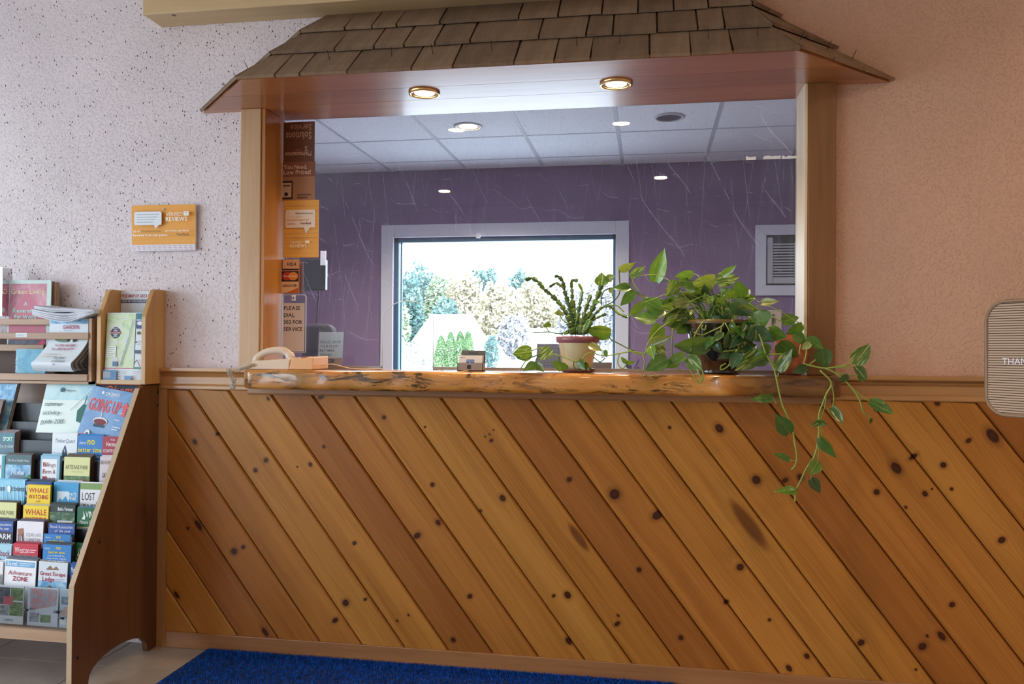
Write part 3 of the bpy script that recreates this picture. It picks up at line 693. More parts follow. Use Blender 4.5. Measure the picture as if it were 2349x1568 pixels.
def leaves(mb, c, r, n, s, rg, cone=False):
    vs = []; fs = []
    for i in range(n):
        if cone:
            h = rg.random()**1.2; a = rg.random()*6.283; q = (1-h)**.5*(.75+.25*rg.random()); p = Vector((c[0]+r[0]*q*math.cos(a), c[1]+r[1]*q*math.sin(a), c[2]+r[2]*h))
        else:
            d = Vector((rg.gauss(0, 1), rg.gauss(0, 1), rg.gauss(0, 1))).normalized()*(.55+.45*rg.random()); d *= 1 + .28*mnoise.noise(d*2.2 + Vector(c)*.13)
            p = Vector((c[0]+d.x*r[0], c[1]+d.y*r[1], c[2]+d.z*r[2]))
        u = Vector((rg.gauss(0, 1), rg.gauss(0, 1), rg.gauss(0, 1))).normalized(); v = u.orthogonal().normalized(); k = s*(.6+.8*rg.random()); b = len(vs)
        vs += [p-u*k, p+v*k*.6, p+u*k, p-v*k*.6]; fs.append((b, b+1, b+2, b+3))
    mb.add(vs, fs)
TREES = [(760,112,650,50,1,'straw-coloured autumn tree hidden left of the office window'),(820,126,630,50,0,'blue-green tree hidden left of the office window'),(860,108,660,44,2,'pale green tree hidden left of the office window'),(930,118,640,46,0,'tall teal evergreen at the left edge of the office window'),(968,132,615,50,0,'broad blue-green tree on the hill behind the white house'),(1012,124,640,44,2,'pale green tree just left of the window centre'),
 (1022,100,690,36,0,'dark blue-green tree rising behind the white roof'),(1066,112,632,52,1,'large straw-coloured autumn tree above the white roof'),(1110,126,622,46,0,'bluish tree on the skyline right of the window centre'),(1148,98,650,56,1,'wide yellow autumn tree in the middle of the view'),
 (1195,128,632,44,0,'bluish tree on the skyline behind the cactus'),(1228,116,650,56,1,'straw-coloured autumn tree left of the cactus stems'),(1275,126,655,54,3,'bare grey tree behind the cactus stems'),(1330,104,660,52,3,'grey leafless tree behind the white pot'),
 (1385,112,640,52,3,'tall grey tree at the right edge of the office window'),(905,96,700,36,2,'small pale shrub tree at the lower left of the office window'),(1180,90,726,36,3,'low grey thicket right of the white house')]
for i, (px, Y, top, hwpx, mi, lab) in enumerate(TREES):
    tp = at(px, top, Y); rx = hwpx*(Y+2.9)/F_PX; rz = (tp.z+.1)*.46
    t = thing('tree', (tp.x, Y, -.1), lab, 'tree', 'trees outside the office window'); rg = random.Random(50+i)
    m = MB(); leaves(m, (tp.x, Y, tp.z-rz*.95), (rx, rx*.8, rz*1.05), 2400, .36, rg); m.build('crown', M_F[mi], t)
    MB().tube([(tp.x, Y, -.1), (tp.x+.1, Y, tp.z*.5), (tp.x, Y, tp.z*.8)], [.35, .25, .08], 6).build('trunk', plain((.25, .22, .2), .9, 'bark'), t)
rg = random.Random(5)
for px, top, lab in ((1012, 772, 'leftmost green cedar of the hedge outside'), (1034, 764, 'second green cedar of the hedge outside'), (1056, 762, 'third green cedar of the hedge outside'), (1074, 762, 'rightmost green cedar of the hedge outside')):
    tp = at(px, top, 46); m = MB(); leaves(m, (tp.x, 46, -.05), (.52, .52, tp.z+.1), 1600, .07, rg, True)
    t = thing('cedar_bush', (tp.x, 46, -.1), lab, 'shrub', 'cedar hedge outside'); m.build('foliage', M_F[4], t)
    MB().tube([(tp.x, 46, -.1), (tp.x, 46, tp.z*.6)], .05, 6).build('stem', plain((.2, .15, .1), .9), t)
for px, top, w_, mi, lab in ((925, 778, 1.5, 3, 'dull brown shrub below the window left of the cedars'), (965, 782, 1.3, 3, 'small grey shrub beside the cedars'), (1128, 768, .55, 0, 'dark teal shrub right of the white house')):
    yy_ = 50 + (5 if px == 965 else 0); tp = at(px, top, yy_); m = MB(); leaves(m, (tp.x, yy_, tp.z*.45), (w_, w_*.7, tp.z*.55), 500, .12, rg); tag(m.build('shrub', M_F[mi]), lab, 'shrub', 'shrubs outside')
def house(name, px0, px1, ptop, peave, Y, lab, inset):
    a, b_ = at(px0, peave, Y), at(px1, peave, Y); t = at((px0+px1)/2, ptop, Y+3); d = 7; zt = t.z; ze = a.z
    h = thing(name, ((a.x+b_.x)/2, Y+d/2, -.1), lab, 'house', 'white houses outside')
    MB().box((a.x+.3, Y+.3, -.1), (b_.x-.3, Y+d-.3, ze)).build('walls', plain((.74, .74, .72), .8, 'white_siding'), h)
    i = inset; q = [(a.x, Y, ze), (b_.x, Y, ze), (b_.x, Y+d, ze), (a.x, Y+d, ze), (a.x+i, Y+d/2, zt), (b_.x-i, Y+d/2, zt)]
    MB().add(q, [(0, 1, 5, 4), (1, 2, 5), (2, 3, 4, 5), (3, 0, 4), (3, 2, 1, 0)]).build('roof', plain((.70, .71, .73), .7, 'pale_roof'), h)
    for f in (.2, .75):
        x = a.x + (b_.x-a.x)*f; wd = MB().box((x-.4, Y+.27, ze-1.3), (x+.4, Y+.3, ze-.3)).build('house_window', plain((.28, .31, .35), .2), h)
house('house', 944, 1092, 720, 782, 82, 'white house with pale hipped roof behind the cedars', 1.2)
house('house', 1136, 1300, 752, 790, 92, 'low white house partly hidden behind the white flower pot', 2.0)

# ------------------------------------------------------------------ lettering and printed cards
def make_glyphs():
    tmp = []
    for bold in (0, 1):
        for ch in [chr(c) for c in range(33, 127)]:
            cu = bpy.data.curves.new('g', 'FONT'); cu.body = ch; cu.resolution_u = 2; cu.fill_mode = 'FRONT'
            if bold: cu.offset = .018
            o = bpy.data.objects.new('g', cu); COL.objects.link(o); tmp.append((bold, ch, o, cu))
    dg = bpy.context.evaluated_depsgraph_get(); out = {}
    for bold, ch, o, cu in tmp:
        ev = o.evaluated_get(dg); me = ev.to_mesh()
        vs = [(v.co.x, v.co.y) for v in me.vertices]; fs = [list(p.vertices) for p in me.polygons]
        xs = [v[0] for v in vs] or [0, .3]; x0 = min(xs)
        out[(bold, ch)] = ([(x-x0, y) for x, y in vs], fs, max(xs)-x0); ev.to_mesh_clear()
    for _, _, o, cu in tmp: bpy.data.objects.remove(o); bpy.data.curves.remove(cu)
    return out
GL = make_glyphs()
CAP = max(v[1] for v in GL[(0, 'H')][0])

class Card:
    """flat print on a sheet: o lower-left corner, u right, v up (unit vectors), size W x H"""
    def __init__(s, o, u, v, W, H):
        s.o, s.u, s.v, s.W, s.H = Vector(o), Vector(u).normalized(), Vector(v).normalized(), W, H
        s.n = s.u.cross(s.v); s.mb = MB(); s.k = 1
    def pt(s, a, b, k): return s.o + s.u*(a*s.W) + s.v*(b*s.H) + s.n*(.00025*k)
    def poly(s, pts, mat, k=None):
        s.k += 1; k = k or s.k
        s.mb.add([s.pt(a, b, k) for a, b in pts], [list(range(len(pts)))], M(mat)); return s
    def rect(s, a0, b0, a1, b1, mat): return s.poly([(a0, b0), (a1, b0), (a1, b1), (a0, b1)], mat)
    def ell(s, a, b, ra, rb, mat, n=18): return s.poly([(a+ra*math.cos(6.2832*i/n), b+rb*math.sin(6.2832*i/n)) for i in range(n)], mat)
    def line(s, a0, b0, a1, b1, w, mat):
        d = Vector(((a1-a0)*s.W, (b1-b0)*s.H)); n = Vector((-d.y, d.x)).normalized()*w*.5
        return s.poly([(a0+n.x/s.W, b0+n.y/s.H), (a0-n.x/s.W, b0-n.y/s.H), (a1-n.x/s.W, b1-n.y/s.H), (a1+n.x/s.W, b1+n.y/s.H)], mat)
    def text(s, t, a, b, h, mat, al='c', bold=0, mw=None, slant=0., rot=None, gap=.07):
        s.k += 1; sc = h*s.H/CAP; x = 0; items = []
        for ch in t:
            if ch == ' ': x += .28; continue
            g = GL.get((bold, ch))
            if g is None: continue
            items.append((g, x)); x += g[2] + gap
        tot = max(x-gap, .01)*sc; sx = sc
        if mw and tot > mw*s.W: sx = sc*mw*s.W/tot; tot = mw*s.W
        off = {'l': 0, 'c': -tot/2, 'r': -tot}[al]; vs = []; fs = []
        for (gv, gf, _), gx in items:
            k = len(vs)
            for (px, py) in gv:
                X, Y = off + (gx+px)*sx + py*sc*slant, py*sc
                if rot: X, Y = X*math.cos(rot)-Y*math.sin(rot), X*math.sin(rot)+Y*math.cos(rot)
                vs.append(s.o + s.u*(a*s.W+X) + s.v*(b*s.H+Y) + s.n*(.00025*s.k))
            fs += [[i+k for i in f] for f in gf]
        s.mb.add(vs, fs, M(mat)); return s
    def lines(s, a0, a1, b0, n, db, mat, w=.35):      # blocks of unreadable small print
        for i in range(n): s.rect(a0, b0-i*db, a1 - (.25*(a1-a0) if i == n-1 else .03*(i % 3)), b0-i*db+db*w, mat)
        return s
def M(c): return plain(c, .55) if isinstance(c, str) else c
_thin = {}
def thin(c):                # thin paper that lets light through
    if not isinstance(c, str): return c
    if c not in _thin:
        m = NT('thin_paper_' + c.strip('#')); m.set(Base_Color=c, Roughness=.6); tl = m.n('ShaderNodeBsdfTranslucent'); tl.inputs[0].default_value = (*lin(c), 1)
        x = m.n('ShaderNodeMixShader'); x.inputs[0].default_value = .5; m.l(m.p.outputs[0], x.inputs[1]); m.l(tl.outputs[0], x.inputs[2]); m.l(x.outputs[0], m.out.inputs['Surface']); _thin[c] = m.mat
    return _thin[c]
def photo(name, cols, sc=40):
    m = NT('print_' + name); n = m.noise(m.coords((1, 1, 1)), sc, 5, .65, .8)
    m.l(m.ramp(n, [(.25+.5*i/(len(cols)-1), c) for i, c in enumerate(cols)]), m.p.inputs['Base Color']); m.set(Roughness=.45); return m.mat
PH_GREEN = photo('meadow_photo', ['#1f3a1c', '#3f6b35', '#7d9a5b', '#b7a98a'], 60)
PH_TOWN = photo('street_photo', ['#2b3138', '#6a7178', '#a9aeb4', '#d6d2cc'], 70)
PH_RED = photo('crowd_photo', ['#3a4a63', '#a8b4c8', '#c97b78', '#e7dfe0'], 55)
PH_BLUE = photo('sky_photo', ['#3c6f9f', '#5f9bc8', '#9cc8e2', '#d9ecf4'], 30)
PH_MAP = photo('map_sheet', ['#9fc79a', '#bcd9ac', '#d5e6bd', '#cfd6dc', '#e6e3a6'], 24)
PH_DARK = photo('night_photo', ['#161a22', '#2b3342', '#55606f', '#8c6a60'], 50)
PH_OWL = photo('owl_photo', ['#eef0f4', '#dfe3ea', '#c4c9d2', '#4a4f58'], 50)
PH_ROSE = photo('rose_cover', ['#8d3f52', '#b05e70', '#c98592', '#d9aab2'], 14)

def sheet(mb, o, u, v, W, H, th, mat=None):
    u, v = Vector(u).normalized(), Vector(v).normalized(); n = u.cross(v)
    return mb.obox(Vector(o) - n*th, u*W, v*H, n*th, mat)
def printed(name, o, u, v, W, H, th, base, draw, label, cat, group=None, part='sheet'):
    t = thing(name, Vector(o) + Vector(u).normalized()*W/2, label, cat, group)
    sheet(MB(), o, u, v, W, H, th, M(base)).build(part, M(base), t)
    if draw:
        c = Card(o, u, v, W, H); draw(c)
        if c.mb.v: c.mb.build('print', parent=t)
    return t

# ------------------------------------------------------------------ brochure rack
M_RACK = wood('dark_stained_rack', (.075, .029, .012), (.16, .066, .027), 'z', .45, .15, .9, .6)
M_PLY = plain('#b9a183', .6, 'pale_plywood_edge')
M_BLK = plain((.022, .026, .034), .35, 'black_rack_tray')
M_SLAT = wood('rack_slat_wood', (.32, .19, .11), (.50, .33, .21), 'x', .5, .05, .9, .8)
RX = -1.872
rack = thing('brochure_rack', (-2.45, -.25, 0), 'dark wooden brochure rack with sloping tiers at the left', 'brochure rack')
def side_poly(x):
    p = [(-.004, .02), (-.004, 1.012), (-.118, 1.012), (-.142, 1.0), (-.482, .361), (-.49, .227), (-.49, 0.0), (-.415, 0.0)]
    for i in range(13):
        a = math.pi - math.pi*i/12; p.append((-.245 + .165*math.cos(a)*1.0, .012 + .075*math.sin(a)**.8))
    p += [(-.075, 0.0), (-.03, 0.0)]
    return [(x, y, z) for y, z in p]
for x in (RX-.02, -3.12):
    sd = MB().prism(side_poly(x), (.02, 0, 0)).build('side_panel', M_RACK, rack)
fe = MB()
fe.obox((RX-.0195, -.1425, 1.0), (.019, 0, 0), (0, -.34, -.639), (0, -.0012, .0006)); fe.box((RX-.0195, -.4912, 0), (RX-.0005, -.49, .228)); fe.obox((RX-.0195, -.482, .361), (.019, 0, 0), (0, -.008, -.134), (0, -.0012, 0))
fe.build('plywood_edge', M_PLY, rack)
MB().box((-3.10, -.016, .19), (RX-.02, -.004, 1.01)).build('back_panel', wood('rack_back_pine', (.36, .22, .16), (.50, .36, .28), 'x', .5, .05, .5, 1.4), rack)
MB().box((-3.10, -.47, .196), (RX-.02, -.016, .212)).build('bottom_shelf', M_SLAT, rack)
MB().box((-3.10, -.487, .176), (RX-.02, -.47, .212)).build('bottom_ledge', M_SLAT, rack)
for y, z in ((-.03, .98), (-.03, .93), (-.463, .12), (-.36, .48)):
    MB().tube([(RX+.0005, y, z), (RX-.004, y, z)], .006, 10).build('screw_hole', plain((.01, .006, .004), .8), rack)
LEAN = .04
def rackpt(px, py, off):      # point of the sloping rack front (offset off behind it) seen at a pixel
    d = ray(px, py); k = .532   # plane: Y + k*(1-z) + .142 - off = 0
    t = -(CAM.y + k*(1-CAM.z) + .142 - off)/(d.y - k*d.z); return CAM + d*t
VV = Vector((0, math.sin(LEAN), math.cos(LEAN)))
# tier trays: a black back strip and a ledge for every row
for py in (925, 968, 1010, 1055, 1108, 1160, 1210, 1258, 1305):
    p = rackpt(100, py, .060)
    MB().obox((-3.10, p.y, p.z-.10), (1.208, 0, 0), VV*.10, (0, .004, 0)).build('tray', M_BLK, rack)
ap = rackpt(100, 1352, .002); al = at(100, 1448, -.468)
# clear front of the lowest pocket
MB().add([(-3.10, -.472, .213), (RX-.022, -.472, .213), (RX-.022, -.464, .347), (-3.10, -.464, .347)], [(0, 1, 2, 3)]).build('acrylic_front', pane_mat('scuffed_acrylic', .035, (.9, .94, .97)), rack)
for px, py in ((52, 1397), (124, 1402), (134, 1416)):
    p = at(px, py, -.472); MB().tube([p, p + Vector((.02, -.002, -.001))], .004, 8).build('tray_clip', M_BLK, rack)

EDGE = ['#d8d4d2', '#b7aba6', '#e6e4e4', '#8f8078']
nb = 0
def leaflet(px0, px1, py, what, where, base, draw, n=3, gap=.004, off=.030, H=.20, tilt=0., lean=LEAN, name='brochure', edge=None, th=.0022, dx=.0):
    """stack of leaflets standing in the rack: px0..px1 at its top edge py; the front one carries the print"""
    global nb
    tier = re.search(r'(\w+ tier\b|lowest row|lower of the pair|upper of the pair|foot of the rack|lower of the two)', where).group(1)
    T = rackpt(px0, py, off); W = min(at(px1, py, T.y).x, RX-.024) - T.x; gap = min(gap, .022/max(1, n-1))
    u = Vector((math.cos(tilt), 0, math.sin(tilt))); v = Vector((-math.sin(tilt)*math.cos(lean), math.sin(lean), math.cos(tilt)*math.cos(lean)))
    o = T - v*H
    t = printed(name, o, u, v, W, H, th, base, draw, what + ' ' + where, 'brochure', None, 'cover')
    for k in range(1, n):
        q = o + Vector((dx*k + rnd.uniform(-.001, .001), gap*k, rnd.uniform(-.002, .003) + .0015*k))
        s_ = sheet(MB(), q, u, v, W, H, th, M(edge or base)).build(name, None)
        tag(s_, 'spare copy behind the ' + what + ', ' + tier, 'brochure', 'copies behind the ' + what + ', ' + tier)
    nb += 1; return t
# --- row A, large magazines
def d_summer(c):
    c.rect(0, 0, 1, 1, photo('pale_sky_cover', ['#8fc6dd', '#bfe3ea', '#e9f6f2'], 9)); c.rect(0, 0, 1, .62, '#e6f4ef')
    for i in range(14): c.line(.22+.055*i, .925, .27+.055*i, .985, .004, '#6fb59a')
    c.poly([(.33, .77), (.39, .77), (.40, .83), (.36, .86), (.32, .83)], '#2f5a66'); c.text('Killington', .42, .78, .04, '#4a6a72', 'l', slant=.25, mw=.3)
    for i, s in enumerate(('summer', 'activity', 'guide 2015')): c.text(s, .07, .50-.165*i, .082, '#4d6468', 'l', mw=.78 if i == 2 else .6)
    c.line(.62, .42, 1, .85, .0015, '#567'); c.poly([(.78, .22), (.98, .16), (1, .5), (.86, .55), (.76, .42)], '#12645a'); c.line(.88, .55, .9, .7, .004, '#12454a')
leaflet(110, 222, 871, 'summer activity guide 2015 booklet', 'standing in the top tier of the rack', '#dfeeee', d_summer, 1, H=.205, off=.024, th=.004, lean=.3)
def d_okemo2(c):
    c.rect(0, 0, 1, 1, '#16364d'); c.rect(0, .94, 1, 1, '#d95a45'); c.text('Okemo', .55, .72, .2, '#ef6a4b', 'c', 1, .8, .3)
leaflet(226, 326, 876, 'navy magazine with orange title', 'behind the red-lettered magazine in the top tier', '#16364d', d_okemo2, 1, H=.17, off=.034, th=.004, lean=.3)
def d_going(c):
    c.rect(0, 0, 1, 1, photo('ski_sky_cover', ['#5f8fc4', '#86aedb', '#a9c6e6'], 8)); c.rect(0, 0, 1, .18, '#6f93c4')
    c.ell(.28, .915, .03, .025, '#f4f6fa'); c.text('OKEMO', .34, .885, .05, '#f4f6fa', 'l', 1, .34); c.text('MOUNTAIN RESORT', .34, .862, .014, '#f4f6fa', 'l', mw=.34)
    c.text('GOING UP', .42, .60, .2, '#e8636a', 'c', 1, .74); c.poly([(.86, .58), (.95, .58), (.95, .72), (1.0, .72), (.905, .82), (.81, .72), (.86, .72)], '#e8636a')
    c.line(.42, .50, .42, .58, .004, '#dfe6ee'); c.ell(.44, .44, .17, .07, '#dfe3ea'); c.ell(.44, .43, .15, .05, '#7d2e36')
    for i in range(5): c.line(.33+.055*i, .34, .34+.05*i, .39, .006, '#2b4360')
    c.ell(.24, .21, .06, .06, '#eef0f2'); c.ell(.13, .15, .1, .05, '#df7c92'); c.ell(.36, .19, .05, .04, '#2f86b0'); c.ell(.24, .2, .03, .03, '#6b4f3c')
    c.lines(.80, .97, .62, 1, .03, '#e6eef6'); c.lines(.74, .95, .5, 1, .03, '#e6eef6'); c.lines(.76, .95, .38, 2, .04, '#e6eef6')
leaflet(215, 319, 884, 'blue magazine lettered GOING UP in red', 'leaning at the end of the top tier', '#86aedb', d_going, 1, H=.225, off=.004, tilt=-.15, th=.005, lean=.3)
leaflet(-20, 40, 879, 'plain blue magazine', 'cut off by the left edge in the top tier', PH_BLUE, lambda c: None, 3, H=.19, off=.020, lean=.3, edge='#9a8d84', gap=.006, dx=.002)
leaflet(-24, 8, 918, 'grey booklet', 'at the left edge of the top tier below the blue magazine', '#7d6c68', lambda c: None, 3, H=.16, off=.004, lean=.3, edge='#6f605a', gap=.006)
# --- row B
def d_sport(c): c.rect(0, 0, 1, 1, photo('slate_cover', ['#36586a', '#4f7385', '#6d8fa0'], 16)); c.rect(.35, .82, .93, .95, '#2f8a8a'); c.text('SPORT', .64, .845, .075, '#e8f4f4', 'c', 1, .5); c.text('Bar & Grille', .6, .72, .055, '#d7e6ea', 'c', 0, .7)
leaflet(-8, 34, 991, 'slate blue sports bar brochure', 'at the left end of the second tier', '#4f7385', d_sport, 6, .006, edge='#8f7c7c', dx=.001)
def d_timber(c):
    c.rect(0, 0, 1, 1, '#e8f0f5'); c.text('TimberQuest', .5, .83, .07, '#7d98a8', 'c', 1, .8, .2)
    c.poly([(.32, .47), (.42, .47), (.46, .58), (.52, .52), (.58, .58), (.6, .47), (.7, .47), (.56, .74), (.51, .64), (.46, .74)], '#1f4e5c'); c.poly([(.48, .74), (.52, .68), (.56, .74), (.52, .79)], '#1f3f7c')
    c.text('CHALLENGE', .55, .40, .05, '#5f7a88', 'c', 0, .55); c.rect(0, 0, 1, .36, '#aeb7a5'); c.line(.05, .66, .35, .62, .001, '#8aa'); c.line(.7, .62, .98, .66, .001, '#8aa')
leaflet(121, 178, 993, 'white brochure with dark M-shaped emblem', 'in the second tier of the rack', '#e8f0f5', d_timber, 3)
def d_nobetter(c):
    c.rect(0, 0, 1, 1, '#2f7fc6'); c.text("there's", .06, .84, .055, '#eaf4fb', 'l', 0, .28, .2); c.text('no', .55, .84, .12, '#f0d92e', 'c', 1, .3); c.text('better time', .5, .70, .085, '#f0d92e', 'c', 1, .95)
    for i, s in enumerate(('to be a NASCAR fan...', 'racing, camping, tailgating', 'and making memories!')): c.text(s, .5, .60-.085*i, .05, '#eaf4fb', 'c', 0, .88)
leaflet(179, 236, 998, 'blue brochure with yellow lettering', 'in the second tier by the red shop brochure', '#2f7fc6', d_nobetter, 3)
def d_vermont(c):
    c.rect(0, 0, 1, 1, '#e9e2e4'); c.rect(0, .66, 1, 1, '#a52f45'); c.text('THE', .5, .92, .035, '#f2e4e6', 'c'); c.text('Vermont', .5, .82, .08, '#f6eaec', 'c', 1, .7, .25); c.text('COUNTRY STORE', .5, .71, .055, '#f6eaec', 'c', 1, .9)
    c.poly([(.2, .42), (.5, .38), (.56, .56), (.28, .6)], '#b04055'); c.poly([(.26, .46), (.44, .44), (.47, .54), (.3, .56)], '#dfe3ea'); c.ell(.6, .5, .11, .1, '#8a8f98'); c.ell(.6, .62, .09, .04, '#a9aeb6')
leaflet(236, 298, 1000, 'red and white shop brochure', 'at the right end of the second tier', '#e9e2e4', d_vermont, 2)
# --- row C
leaflet(-26, 12, 1043, 'teal and white brochure', 'cut off by the left edge in the third tier', '#dbe8ea', lambda c: (c.rect(0, 0, 1, 1, '#e4eef0'), c.rect(.82, 0, 1, 1, '#3c9aa8'), c.text('e', .7, .76, .09, '#b03048', 'c', 1)), 3)
def d_inn(c):
    c.rect(0, 0, 1, 1, PH_BLUE); c.rect(0, .82, 1, 1, '#4a6a70'); c.text('The Inn at Family Home', .5, .88, .045, '#dfe8ea', 'c', 0, .85); c.poly([(.02, .5), (.25, .64), (.75, .64), (1, .52), (1, .36), (.02, .36)], '#6f8494')
    for x in (.1, .4, .72): c.poly([(x-.06, .38), (x+.06, .38), (x+.06, .5), (x, .57), (x-.06, .5)], '#e8edf0'); c.rect(x-.025, .4, x+.025, .48, '#8ba0ac')
    c.rect(0, 0, 1, .36, '#e2e8ea'); c.ell(.95, .58, .08, .07, '#3f8a45')
    c.text('Home', .5, .64, .09, '#eef4f6', 'c', 0, .5, .3)
leaflet(14, 72, 1042, 'brochure picturing a grey-roofed inn', 'in the third tier of the rack', '#cfe0ea', d_inn, 4, .005, edge='#57483e')
def d_billings(c):
    c.rect(0, 0, 1, 1, '#8fc0da'); c.rect(.08, .1, .86, .94, '#f2f0f2')
    for i, s in enumerate(('Billings', 'Farm &', 'Museum')): c.text(s, .14, .80-.125*i, .075, '#5a3a4a', 'l', 0, .66)
    for i in range(3): c.text('BFM'[i], .14, .80-.125*i, .078, '#b02a40', 'l', 1)
    c.rect(.1, .46, .84, .475, '#3f7a4a'); c.rect(.1, .435, .84, .445, '#3f7a4a')
leaflet(94, 138, 1044, 'white farm museum brochure', 'with pale blue border in the third tier', '#8fc0da', d_billings, 3)
def d_artisans(c):
    c.rect(0, 0, 1, 1, PH_GREEN); c.rect(0, .66, 1, 1, '#dfe0a2'); c.text('ARTISANS PARK', .5, .78, .075, '#4a4a34', 'c', 0, .88); c.rect(.3, .73, .75, .738, '#8a8a5e'); c.poly([(.55, .58), (.8, .62), (.95, .52), (.7, .48)], '#a8625c'); c.ell(.4, .45, .12, .04, '#d6d8d6')
leaflet(148, 207, 1047, 'cream and green craft park brochure', 'heading a thick stack in the third tier', '#dfe0a2', d_artisans, 6, .0065, edge='#5c4a3c')
def d_arthur(c): c.rect(0, 0, 1, 1, '#d6c9ce'); c.text('KING ARTHUR FLOUR', .5, .86, .065, '#3a3438', 'c', 0, .94); c.text('SAVE 10%', .5, .62, .085, '#1e1a1c', 'c', 1, .62); c.lines(.2, .8, .5, 2, .03, '#9c9094'); c.poly([(0, .3), (1, .46), (1, 0), (0, 0)], '#c9ad97')
leaflet(230, 292, 1046, 'pinkish SAVE 10 leaflet', 'at the right end of the third tier', '#d6c9ce', d_arthur, 1)
# --- row D
def d_golf(c):
    c.rect(0, 0, 1, 1, photo('golf_cover', ['#5fb2d8', '#86c9e6', '#b4e0ee'], 12))
    for i in range(8): c.line(.1+.12*i, .55, .02+.12*i, .9, .002, '#dff2f8')
    c.text('GOLF', .06, .80, .06, '#20384c', 'l', 1, .3); c.poly([(.46, .78), (.54, .78), (.56, .86), (.5, .9), (.44, .86)], '#f0f4f6'); c.text('COURSE', .60, .80, .06, '#20384c', 'l', 1, .4); c.text('elevate your', .5, .56, .06, '#2f6f96', 'c', 0, .8); c.text('GAME', .5, .45, .09, '#2f6f96', 'c', 0, .7)
leaflet(-12, 58, 1098, 'light blue GOLF COURSE brochure', 'in the fourth tier at the left edge', '#86c9e6', d_golf, 3)
def d_mont(c): c.rect(0, 0, 1, 1, '#1d4f94'); c.text('Montshire', .5, .82, .11, '#f0f3f8', 'c', 0, .88); c.text('Museum of Science', .48, .72, .045, '#f0f3f8', 'c', 0, .7); c.ell(.5, .3, .6, .28, '#dfe3ec'); c.ell(.52, .3, .45, .22, PH_RED)
leaflet(48, 118, 1103, 'dark blue science museum brochure', 'partly covered by the yellow leaflet in the fourth tier', '#1d4f94', d_mont, 4, .006, off=.034, edge='#39485f')
def d_whale(c):
    c.rect(0, 0, 1, 1, '#f2d52c')
    for s, b_, h in (('WHALE', .84, .095), ('WATCHING', .71, .085), ('DEEP SEA', .51, .09), ('FISHING', .385, .095)): c.text(s, .5, b_, h, '#c2331f', 'c', 1, .84)
    c.text('-AND-', .5, .645, .035, '#c2331f', 'c', 0, .3)
leaflet(63, 116, 1111, 'yellow WHALE WATCHING leaflet', 'in the fourth tier before the dark blue brochure', '#f2d52c', d_whale, 2, off=.016, H=.17, edge='#b59c2a')
def d_pats(c): c.rect(0, 0, 1, 1, '#3f9fd6'); c.poly([(.15, .62), (.28, .72), (.36, .68), (.5, .76), (.62, .66), (.62, .84), (.15, .84)], '#d6ecf5'); c.text('PATS', .78, .76, .06, '#f2f8fb', 'c', 1, .3); c.text('PEAK', .78, .69, .06, '#f2f8fb', 'c', 1, .3); c.text('YOUR NEXT VACATION', .5, .56, .035, '#e6f3fa', 'c', 0, .6); c.rect(.0, .3, .3, .5, '#8fa8b4'); [c.rect(.32+.16*i, .28, .42+.16*i, .48, ('#2f6a4a', '#dfe8ea')[i % 2]) for i in range(4)]
leaflet(124, 181, 1105, 'blue brochure with white mountain outline', 'in the fourth tier by the white river brochure', '#3f9fd6', d_pats, 4, .006, edge='#c4d2dc')
def d_lost(c): c.rect(0, 0, 1, 1, '#e8e8ec'); c.rect(0, .89, 1, 1, '#7f9f5a'); c.text('LOST', .08, .70, .13, '#24343c', 'l', 0, .5); c.text('RIVER', .14, .50, .13, '#2f5a44', 'l', 0, .56); c.poly([(.62, .68), (.7, .66), (.84, .46), (.78, .46)], '#2f4f7c'); c.ell(.9, .62, .07, .07, '#b04a5c'); c.rect(.78, .76, .92, .85, '#9fb08c'); c.rect(0, 0, 1, .44, '#4a5250')
leaflet(185, 244, 1107, 'white river brochure with green band', 'at the right end of the fourth tier', '#e8e8ec', d_lost, 3, .006)
# --- row E
leaflet(-22, 38, 1150, 'cream and green craft brochure', 'cut off by the left edge in the fifth tier', '#dfe0a2', d_artisans, 4, .0065, edge='#5c4a3c')
leaflet(54, 112, 1158, 'yellow WHALE WATCHING leaflet', 'below the other yellow one in the fifth tier', '#f2d52c', d_whale, 3, .005, edge='#c8c0a0')
def d_burke(c): c.rect(0, 0, 1, 1, photo('forest_cover', ['#1c3a22', '#37603a', '#8fa88c'], 60)); c.rect(0, .86, 1, 1, '#22302c'); c.text('Burke Vermont', .62, .89, .06, '#eef2ee', 'c', 1, .6); c.text('Repeat.', .2, .36, .12, '#eef2ee', 'l', 1, .5, rot=math.pi/2); c.rect(.32, .3, .92, .72, '#d9dde0'); c.poly([(.36, .42), (.64, .58), (.9, .46), (.9, .3), (.36, .3)], '#8c2f30'); c.poly([(.34, .44), (.56, .6), (.66, .58), (.4, .42)], '#4a5560')
leaflet(115, 173, 1155, 'dark green forest brochure', 'with red barn in the fifth tier', '#22302c', d_burke, 4, .006, edge='#22302c')
def d_vins(c): c.rect(0, 0, 1, 1, '#18653c'); c.text('VINS', .62, .83, .11, '#f0f5f1', 'c', 0, .46); c.poly([(.22, .8), (.3, .86), (.28, .95), (.38, .84), (.36, .79)], '#f0f5f1'); c.text('Nature Center', .54, .72, .06, '#f0f5f1', 'c', 0, .8); c.rect(0, .655, 1, .665, '#e0d68a'); c.rect(0, .1, 1, .655, '#7c8894'); c.ell(.58, .36, .42, .27, PH_OWL); c.ell(.36, .42, .05, .03, '#d9b830'); c.ell(.36, .42, .022, .016, '#14161a'); c.ell(.72, .38, .05, .03, '#d9b830'); c.ell(.72, .38, .022, .016, '#14161a'); c.ell(.5, .28, .03, .05, '#23262c'); c.ell(.12, .25, .06, .07, '#c9803a')
